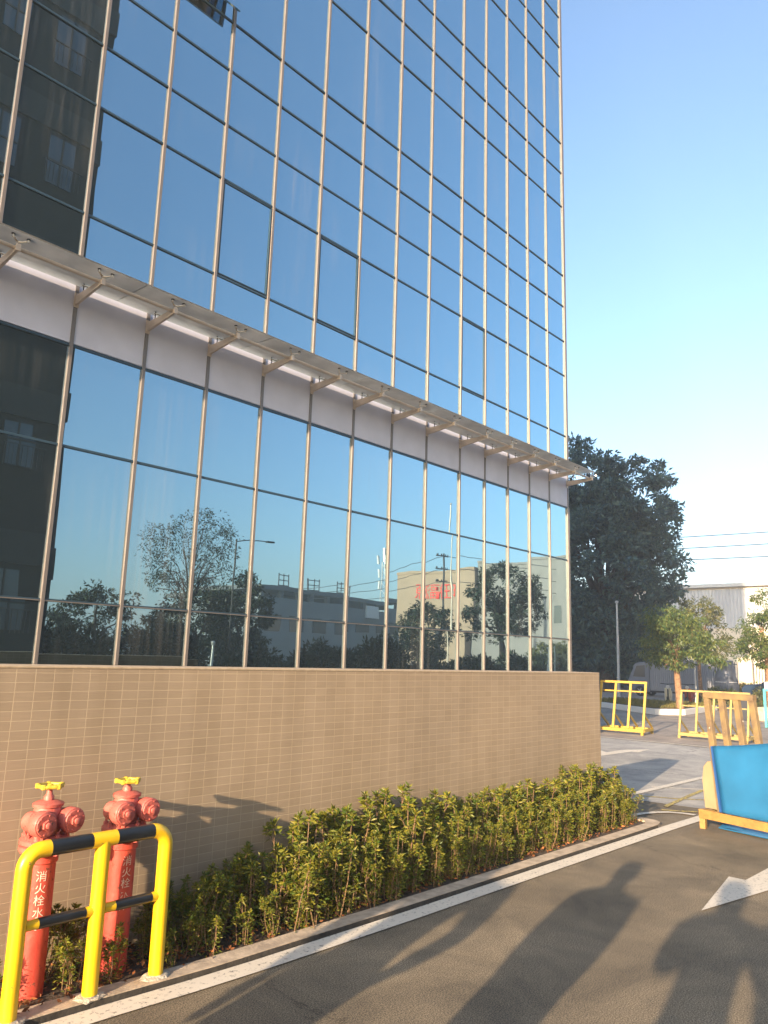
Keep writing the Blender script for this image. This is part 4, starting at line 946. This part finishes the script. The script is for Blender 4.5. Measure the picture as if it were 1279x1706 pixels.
p0 = on_z(1277, 1212, 0); cy = empty('cyan_stand', (p0.x, p0.y, 0)); tag(cy, 'narrow cyan steel stand cut off by the right picture edge', 'stand')
b = MB(); b.box(-.03, .03, -.03, .03, 0, 1.05); b.box(-.03, .03, -.6, -.031, .99, 1.05); b.box(-.03, .03, -.66, -.601, 0, 1.05); b.build('stand_frame', M['cyan'], cy)
b = MB(); b.box(-.04, .04, -.2, -.02, 1.051, 1.24); b.build('stand_plate', M['white'], cy)

def lamp_pole(loc, h, label, r=.09, arm=0, m='galv', armdir=(0, 1), group=None):
    t = empty('street_lamp', loc); tag(t, label, 'lamp post', group)
    b = MB(); b.tube([(0, 0, 0), (0, 0, .35), (0, 0, .36), (0, 0, h)], [r*1.4, r*1.4, r, r*.55], 12); b.build('pole', M[m], t, smooth=True)
    if arm:
        b = MB(); pts = [(armdir[0]*arm*s_, armdir[1]*arm*s_, h-.15+.35*math.sin(s_*math.pi*.5)) for s_ in np.linspace(0, 1, 8)]; b.tube(pts, r*.4, 8); b.build('arm', M[m], t, smooth=True)
        b = MB(); e = pts[-1]; b.beam(e, (e[0]+armdir[0]*.55, e[1]+armdir[1]*.55, e[2]+.03), .22, .10); b.build('lamp_head', M[m], t, bevel=.03)
    else:
        b = MB(); b.lathe([(r*.9, h), (r*1.15, h+.02), (r*1.15, h+.10), (r*.6, h+.13)], n=12); b.build('lamp_head', M['galv'], t, smooth=True)
    return t
lamp_pole((37.2, 17.6, 0), 4.7, 'tall pale lamp post standing in front of the huge dark tree', .075)
lamp_pole((29.6, 10.95, 0), 2.1, 'thin short white post under the sunlit tree', .035, m='white')

def util_pole(loc, h, label, dirs=(0, 1)):
    t = empty('utility_pole', loc); tag(t, label, 'utility pole')
    b = MB(); b.tube([(0, 0, 0), (0, 0, h)], [.20, .13], 10); b.build('pole', M['darkmetal'], t)
    for k in range(3):
        b = MB(); z = h-.25-k*1.25; d = Vector((dirs[0], dirs[1], 0)).normalized(); b.beam(-d*.8+Vector((0, 0, z)), d*.8+Vector((0, 0, z)), .09, .09)
        for q in (-.7, -.35, .35, .7): b.lathe([(.05, 0), (.07, .05), (.05, .16)], d*q+Vector((0, 0, z+.045)), n=8)
        b.build('crossarm', M['darkmetal'], t)
    return t
util_pole((62, 29, 0), 11.6, 'dark utility pole hidden behind the huge dark tree', (1, 0))
def wire(a, c, sag, r, label, group):
    a, c = Vector(a), Vector(c); pts = [a.lerp(c, t)-Vector((0, 0, sag*4*t*(1-t))) for t in np.linspace(0, 1, 25)]
    b = MB(); b.tube(pts, r, 5); o = b.build('overhead_wire', M['darkmetal']); tag(o, label, 'wire', group)
W3 = 'wires crossing the sky right of the huge tree'
wire((62, 29, .1705*62+EYE), (62, 6, .163*62+EYE), .05, .034, 'highest of the three dark wires crossing the sky on the right', W3)
wire((62, 29, .1550*62+EYE), (62, 6, .149*62+EYE), .05, .034, 'middle one of the three dark wires crossing the sky on the right', W3)
wire((62, 29, .1400*62+EYE), (62, 6, .133*62+EYE), .05, .034, 'lowest of the three dark wires crossing the sky on the right', W3)

# ------------------------------------------------------------------ what the glass mirrors (stands behind the camera)
tw = empty('apartment_tower', (10.75, -8, 0)); tag(tw, 'dark brown apartment tower with balconies mirrored in the glass at the left', 'building')
b = MB(); b.box(-11.5, 0, -10, 0, 0, 26.5); b.build('wall', M['tower'], tw)
for k in range(5):
    z0 = 1.0+k*4.9
    b = MB(); b.box(-11.5, .02, .0, .10, z0+2.9, z0+3.9); b.build('floor_band', M['tower_band'], tw)
    for xx in (-1.5, -3.3, -5.6, -7.6):
        b = MB(); b.box(xx-.45, xx+.45, .005, .05, z0+1.0, z0+2.7); wnd = b.build('window', M['pane_pale'], tw)
        q = MB(); q.box(xx-.03, xx+.03, .051, .08, z0+1.0, z0+2.7); q.box(xx-.45, xx-.031, .051, .08, z0+1.8, z0+1.86); q.box(xx+.031, xx+.45, .051, .08, z0+1.8, z0+1.86); q.build('window_frame', M['tower_band'], wnd)
    b = MB()
    for q in range(9): b.beam((-2.1+q*.15, .32, z0+.9), (-2.1+q*.15, .32, z0+1.6), .02, .02, (1, 0, 0))
    b.beam((-2.15, .32, z0+1.62), (-.8, .32, z0+1.62), .03, .03); b.build('balcony_rail', M['darkmetal'], tw)
def vmir(xr, yv, z=0): return (xr*yv, 16.14-yv, z)
GM = 'trees mirrored in the lower glass'
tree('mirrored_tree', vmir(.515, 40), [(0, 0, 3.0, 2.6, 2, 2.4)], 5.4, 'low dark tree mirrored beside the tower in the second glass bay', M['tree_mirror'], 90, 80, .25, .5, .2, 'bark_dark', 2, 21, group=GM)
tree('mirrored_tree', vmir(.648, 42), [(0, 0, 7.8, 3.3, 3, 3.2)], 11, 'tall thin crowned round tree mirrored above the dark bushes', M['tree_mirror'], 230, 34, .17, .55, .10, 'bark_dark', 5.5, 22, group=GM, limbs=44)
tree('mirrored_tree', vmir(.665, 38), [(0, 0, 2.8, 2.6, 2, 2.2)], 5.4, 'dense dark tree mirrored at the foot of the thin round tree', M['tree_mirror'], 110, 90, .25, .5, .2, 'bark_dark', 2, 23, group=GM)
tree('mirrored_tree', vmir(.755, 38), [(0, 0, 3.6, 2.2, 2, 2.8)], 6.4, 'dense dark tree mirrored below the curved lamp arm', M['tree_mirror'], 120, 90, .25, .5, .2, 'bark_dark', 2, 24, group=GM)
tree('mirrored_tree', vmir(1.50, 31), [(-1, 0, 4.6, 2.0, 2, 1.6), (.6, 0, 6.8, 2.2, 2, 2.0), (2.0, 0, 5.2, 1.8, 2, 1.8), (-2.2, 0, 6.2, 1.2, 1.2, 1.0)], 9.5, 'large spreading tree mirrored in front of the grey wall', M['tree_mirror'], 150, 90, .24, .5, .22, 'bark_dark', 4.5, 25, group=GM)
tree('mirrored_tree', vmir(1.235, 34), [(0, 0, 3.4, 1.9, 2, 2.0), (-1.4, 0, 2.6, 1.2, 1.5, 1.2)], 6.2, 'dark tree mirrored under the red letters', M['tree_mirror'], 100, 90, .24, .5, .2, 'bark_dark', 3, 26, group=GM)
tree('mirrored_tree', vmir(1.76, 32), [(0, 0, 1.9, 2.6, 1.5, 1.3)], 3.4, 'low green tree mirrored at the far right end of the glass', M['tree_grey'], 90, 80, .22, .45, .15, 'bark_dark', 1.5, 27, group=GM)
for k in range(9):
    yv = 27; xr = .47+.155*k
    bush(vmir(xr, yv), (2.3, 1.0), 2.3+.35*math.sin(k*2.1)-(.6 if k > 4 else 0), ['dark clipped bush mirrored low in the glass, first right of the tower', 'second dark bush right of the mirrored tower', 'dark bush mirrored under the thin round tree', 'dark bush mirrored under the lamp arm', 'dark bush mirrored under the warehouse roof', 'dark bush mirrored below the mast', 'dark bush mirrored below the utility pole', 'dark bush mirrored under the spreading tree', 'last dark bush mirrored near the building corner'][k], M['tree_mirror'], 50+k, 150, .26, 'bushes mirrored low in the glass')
lamp_pole(vmir(.735, 36), 8.0, 'street lamp with a curved arm mirrored beside the round tree', .07, 2.2, 'darkmetal', (1, 0))
wp = vmir(1.318, 30); fp = empty('flag_pole', wp); tag(fp, 'thin white flag pole mirrored in the glass from sill to upper row', 'flag pole')
b = MB(); b.tube([(0, 0, 0), (0, 0, 11.6)], [.06, .035], 10); b.lathe([(.01, 11.6), (.07, 11.66), (.01, 11.75)], n=10); b.build('pole', M['steel'], fp, smooth=True)
b = MB(); b.box(-.3, .3, -.3, .3, 0, .25); b.build('base', M['concrete'], fp)
lamp_pole(vmir(1.74, 24), 2.4, 'slim short lamp post mirrored near the building corner', .05, m='galv')
lamp_pole(vmir(.70, 20), 1.95, 'short thick pale post mirrored in the bottom pane below the round tree', .06, m='galv')
# warehouse
wx0, wy = .79*70, 16.14-70
wh = empty('warehouse', (wx0, wy, 0)); tag(wh, 'long blue grey warehouse with a strip of light windows mirrored in the glass', 'warehouse')
b = MB(); b.box(0, 27, -20, 0, 0, 8.1); b.build('wall', M['ware'], wh)
b = MB(); b.box(-.5, 27.4, -20, .5, 8.9, 9.4); b.build('roof', M['ware_roof'], wh)
b = MB()
for k in range(10): b.box(.2+k*2.7, .7+k*2.7, -.3, .2, 8.1, 8.9)
b.build('columns', M['ware_roof'], wh)
for k in range(7):
    b = MB(); b.box(1.0+k*3.6, 3.4+k*3.6, .001, .06, 4.6, 6.1); b.build('window', M['pane_dark'], wh)
for k in (1, 4.4, 7.2): 
    b = MB(); x = k*1.6+1
    for zz in (9.5, 10.1, 10.7): b.beam((x, .1, zz), (x+1.6, .1, zz), .09, .09)
    for xx in (0, .8, 1.6): b.beam((x+xx, .1, 9.4), (x+xx, .1, 10.9), .09, .09, (1, 0, 0))
    b.build('roof_frame', M['darkmetal'], wh)
b = MB(); b.box(17, 19.4, .07, .4, 7.0, 8.6); b.build('white_box', M['white'], wh)
# mast
ms = empty('antenna_mast', vmir(1.085, 92)); tag(ms, 'thin lattice antenna mast mirrored above the warehouse roof', 'antenna mast')
b = MB(); 
for a in range(3):
    t = a*2.094; b.tube([(math.cos(t)*.9, math.sin(t)*.9, 0), (math.cos(t)*.25, math.sin(t)*.25, 19)], .07, 5)
for k in range(16):
    z = k*1.18; r_ = .9-.65*k/16
    for a in range(3):
        t, t2 = a*2.094, (a+1)*2.094; b.beam((math.cos(t)*r_, math.sin(t)*r_, z), (math.cos(t2)*r_*.96, math.sin(t2)*r_*.96, z+1.18), .05, .05)
b.build('lattice', M['galv'], ms)
b = MB()
for z in (14.2, 16.2, 18.6):
    for a in range(3): t = a*2.094; b.beam((math.cos(t)*.7, math.sin(t)*.7, z), (math.cos(t)*.7, math.sin(t)*.7, z+1.5), .30, .18, (1, 0, 0))
b.tube([(0, 0, 19), (0, 0, 21.5)], .2, 8); b.build('antenna', M['galv'], ms)
u1 = util_pole(vmir(1.283, 45), 11.6, 'dark utility pole with three crossarms mirrored in the glass', (1, .2))
pA = Vector(vmir(1.283, 45)); W4 = 'wires mirrored in the glass'
for k, nm in enumerate(('highest', 'middle', 'lowest')):
    z = 11.4-k*1.25
    wire((pA.x, pA.y, z), (61.5-k*.6, -58.5, 9.6-k*.35), 1.0, .03, nm+' mirrored wire running from the pole over the warehouse', W4)
    wire((pA.x, pA.y, z), (pA.x+22, pA.y+10, z+.4), .5, .03, nm+' mirrored wire running from the pole towards the corner', W4)
# beige building with red letters: its sunlit side faces -X
bb = empty('beige_building', (70, 16.14-61, 0)); tag(bb, 'beige sunlit building with red letters near its roof, mirrored in the glass', 'building')
b = MB(); b.box(0, 20, 0, 10.5, 0, 11.4); b.build('wall', M['beige'], bb)
b = MB(); b.box(-.1, 20.1, -.1, 10.55, 11.4, 11.7); b.build('roof_edge', M['beige'], bb)
me = text_mesh('旺福源', 2.0); me.materials.append(M['red'])
for v in me.vertices: v.co = Vector((-.06, 5.6-v.co.x, 8.5+v.co.y))
me.update(); ro = bpy.data.objects.new('red_letters', me); col.objects.link(ro); ro.parent = bb
sd_ = ro.modifiers.new('t', 'SOLIDIFY'); sd_.thickness = .08
gb = empty('grey_building', (70.6, 16.14-50.4, 0)); tag(gb, 'plain grey building with one small window mirrored behind the spreading tree', 'building')
b = MB(); b.box(0, 20, 0, 16.5, 0, 12.2); b.build('wall', M['greybeige'], gb)
b = MB(); b.box(-.1, 20.1, -.0, 16.6, 12.2, 12.45); b.build('roof_edge', M['greybeige'], gb)
b = MB(); b.box(-.05, -.001, 11.0, 12.0, 5.6, 7.4); b.build('window', M['pane_dark'], gb)

# ------------------------------------------------------------------ people (out of frame; their shadows fall into it)
def skin(name, chains, m, parent, sub=2):
    """chains: list of lists of (xyz, radius); first point of later chains may name an index of an earlier vertex"""
    vs, rs, es = [], [], []
    for ch in chains:
        prev = None
        for it in ch:
            if isinstance(it, int): prev = it; continue
            vs.append(it[0]); rs.append(it[1]); i = len(vs)-1
            if prev is not None: es.append((prev, i))
            prev = i
    me = bpy.data.meshes.new(name); me.from_pydata([tuple(v) for v in vs], es, []); o = bpy.data.objects.new(name, me); col.objects.link(o); o.parent = parent
    md = o.modifiers.new('skin', 'SKIN'); sv = me.skin_vertices[0].data
    for i, r in enumerate(rs):
        rr_ = r if isinstance(r, tuple) else (r, r); sv[i].radius = rr_
    sv[0].use_root = True
    o.modifiers.new('sub', 'SUBSURF').levels = sub; o.modifiers['sub'].render_levels = sub; me.materials.append(m)
    md.use_smooth_shade = True
    return o
def person(loc, rz, H, label, top, bottom, arms, wide=1, coat=0):
    """faces local +X; arms = (left elbow, left hand, right elbow, right hand) in units of height"""
    p = empty('person', loc, rz); tag(p, label, 'person'); s = H
    V = lambda x, y, z: (x*s, y*s, z*s)
    aLe, aLh, aRe, aRh = [Vector(a)*s for a in arms]
    def fing(hand, elbow, base):
        d = (hand-elbow).normalized(); sd = d.cross(Vector((0, 0, 1)));
        if sd.length < .2: sd = Vector((0, 1, 0))
        sd.normalize(); out = []
        for k, (off, ln) in enumerate(((-.018, .062), (-.006, .075), (.006, .070), (.018, .055))):
            q = hand+d*.035+sd*off*1.1; e = q+d*ln*.55-Vector((0, 0, .012)); out.append([base, (tuple(q), .0085), (tuple(e), .008), (tuple(e+d*ln*.35-Vector((0, 0, .016))), .0065)])
        out.append([base, (tuple(hand+sd*-.03+d*.01), .010), (tuple(hand+sd*-.045+d*.045), .0085)])
        return out
    body = [[(V(0, 0, .53), (.085*s, .075*s)), (V(.005, 0, .62), (.072*s, .078*s)), (V(.0, 0, .72), (.080*s, .085*s)), (V(-.005, 0, .80), (.062*s, .085*s)), (V(0, 0, .845), .036*s), (V(.012, 0, .885), (.050*s, .046*s)), (V(.012, 0, .945), (.058*s, .050*s)), (V(.008, 0, .972), .038*s)],
            [3, (V(0, .105, .795), .042*s), (tuple(aLe), .028*s), (tuple(aLh), .018*s), (tuple(aLh+(aLh-aLe).normalized()*.045), .022*s)],
            [3, (V(0, -.105, .795), .042*s), (tuple(aRe), .028*s), (tuple(aRh), .018*s), (tuple(aRh+(aRh-aRe).normalized()*.045), .022*s)],
            [0, (V(0, .055, .49), .062*s), (V(.01, .062, .28), .038*s), (V(-.01, .065, .05), .024*s), (V(.08, .075, .018), .022*s)],
            [0, (V(0, -.055, .49), .062*s), (V(.01, -.062, .28), .038*s), (V(-.01, -.065, .05), .024*s), (V(.08, -.075, .018), .022*s)]]
    body += fing(aLh+(aLh-aLe).normalized()*.03, aLe, 11) + fing(aRh+(aRh-aRe).normalized()*.03, aRe, 15)
    # nose and ears grow out of the head
    body += [[6, (V(.072, 0, .925), .010*s)], [6, (V(.012, .056, .93), .010*s)], [6, (V(.012, -.056, .93), .010*s)]]
    skin('body', body, M['skin'], p)
    skin('jacket', [[(V(0, 0, .50), (.10*s, .088*s)), (V(.005, 0, .62), (.085*s, .090*s)), (V(0, 0, .72), (.092*s, .096*s)), (V(-.005, 0, .80), (.072*s, .094*s)), (V(-.002, 0, .835), .044*s)],
                    [3, (V(0, .11, .795), .052*s), (tuple(aLe), .037*s), (tuple(aLe.lerp(aLh, .92)), .027*s)],
                    [3, (V(0, -.11, .795), .052*s), (tuple(aRe), .037*s), (tuple(aRe.lerp(aRh, .92)), .027*s)]], top, p)
    if coat: skin('coat_skirt', [[(V(0, 0, .56), (.088*s, .10*s)), (V(0, 0, .42), (.09*s, .112*s)), (V(0, 0, coat), (.09*s, .118*s))]], top, p)
    skin('trousers', [[(V(0, 0, .53), (.088*s, .085*s)), (V(0, .055, .48), .070*s), (V(.01, .062, .28), .047*s), (V(-.01, .065, .055), .036*s)], [0, (V(0, -.055, .48), .070*s), (V(.01, -.062, .28), .047*s), (V(-.01, -.065, .055), .036*s)]], bottom, p)
    skin('hair', [[(V(-.012, 0, .905), .050*s), (V(-.006, 0, .955), (.062*s, .056*s)), (V(.0, 0, .985), .042*s)]], M['hair'], p)
    for sy in (-1, 1):
        skin('shoe', [[(V(-.03, .066*sy, .022), .026*s), (V(.04, .071*sy, .020), .027*s), (V(.10, .076*sy, .016), .020*s)]], M['cloth_c'], p, 1)
        e = MB(); e.lathe([(.003*s, 0), (.010*s, .002*s), (.003*s, .006*s)], V(.060, .020*sy, .932), (1, 0, 0), 10); e.build('eye', M['white'], p)
    e = MB(); e.tube([V(.062, -.016, .902), V(.066, 0, .900), V(.062, .016, .902)], .004*s, 6); e.build('mouth', M['red'], p)
    p.scale = (.9, wide, 1); return p
rel = ((-.01, .135, .63), (.02, .125, .47), (-.01, -.135, .63), (.02, -.125, .47))
person((.20, 1.43, 0), SUN_AZ, 1.68, 'person in a navy jacket standing with arms hanging, just outside the picture', M['cloth_a'], M['cloth_c'], ((-.01, .112, .63), (.03, .085, .49), (-.01, -.112, .63), (.03, -.085, .49)), .92, .2)
person((-.30, 2.23, 0), SUN_AZ, 1.70, 'person in a grey jacket with one elbow held out, furthest left of the group', M['cloth_b'], M['cloth_a'], ((-.01, .150, .63), (.02, .14, .48), (-.02, -.172, .66), (.03, -.120, .53)), 1.15, .15)
person((-.10, .56, 0), SUN_AZ, 1.78, 'person in a black jacket holding up a phone to take the picture', M['cloth_c'], M['cloth_b'], ((.02, .135, .67), (.12, .08, .70), (-.01, -.170, .66), (.02, -.150, .50)), .98, .12)

# ------------------------------------------------------------------ haze
hz = MB(); hz.box(-420, 620, -420, 520, -1.0, 27.2)
mt = bpy.data.materials.new('haze'); mt.use_nodes = True; n_ = mt.node_tree.nodes; n_.remove(n_['Principled BSDF'])
pv = n_.new('ShaderNodeVolumePrincipled'); pv.inputs['Density'].default_value = HAZE; pv.inputs['Color'].default_value = (.72, .84, 1, 1); pv.inputs['Anisotropy'].default_value = 0.0
mt.node_tree.links.new(pv.outputs[0], n_['Material Output'].inputs['Volume'])
tag(hz.build('haze', mt), 'thin blue evening haze softening the far trees and buildings', 'haze', kind='stuff')
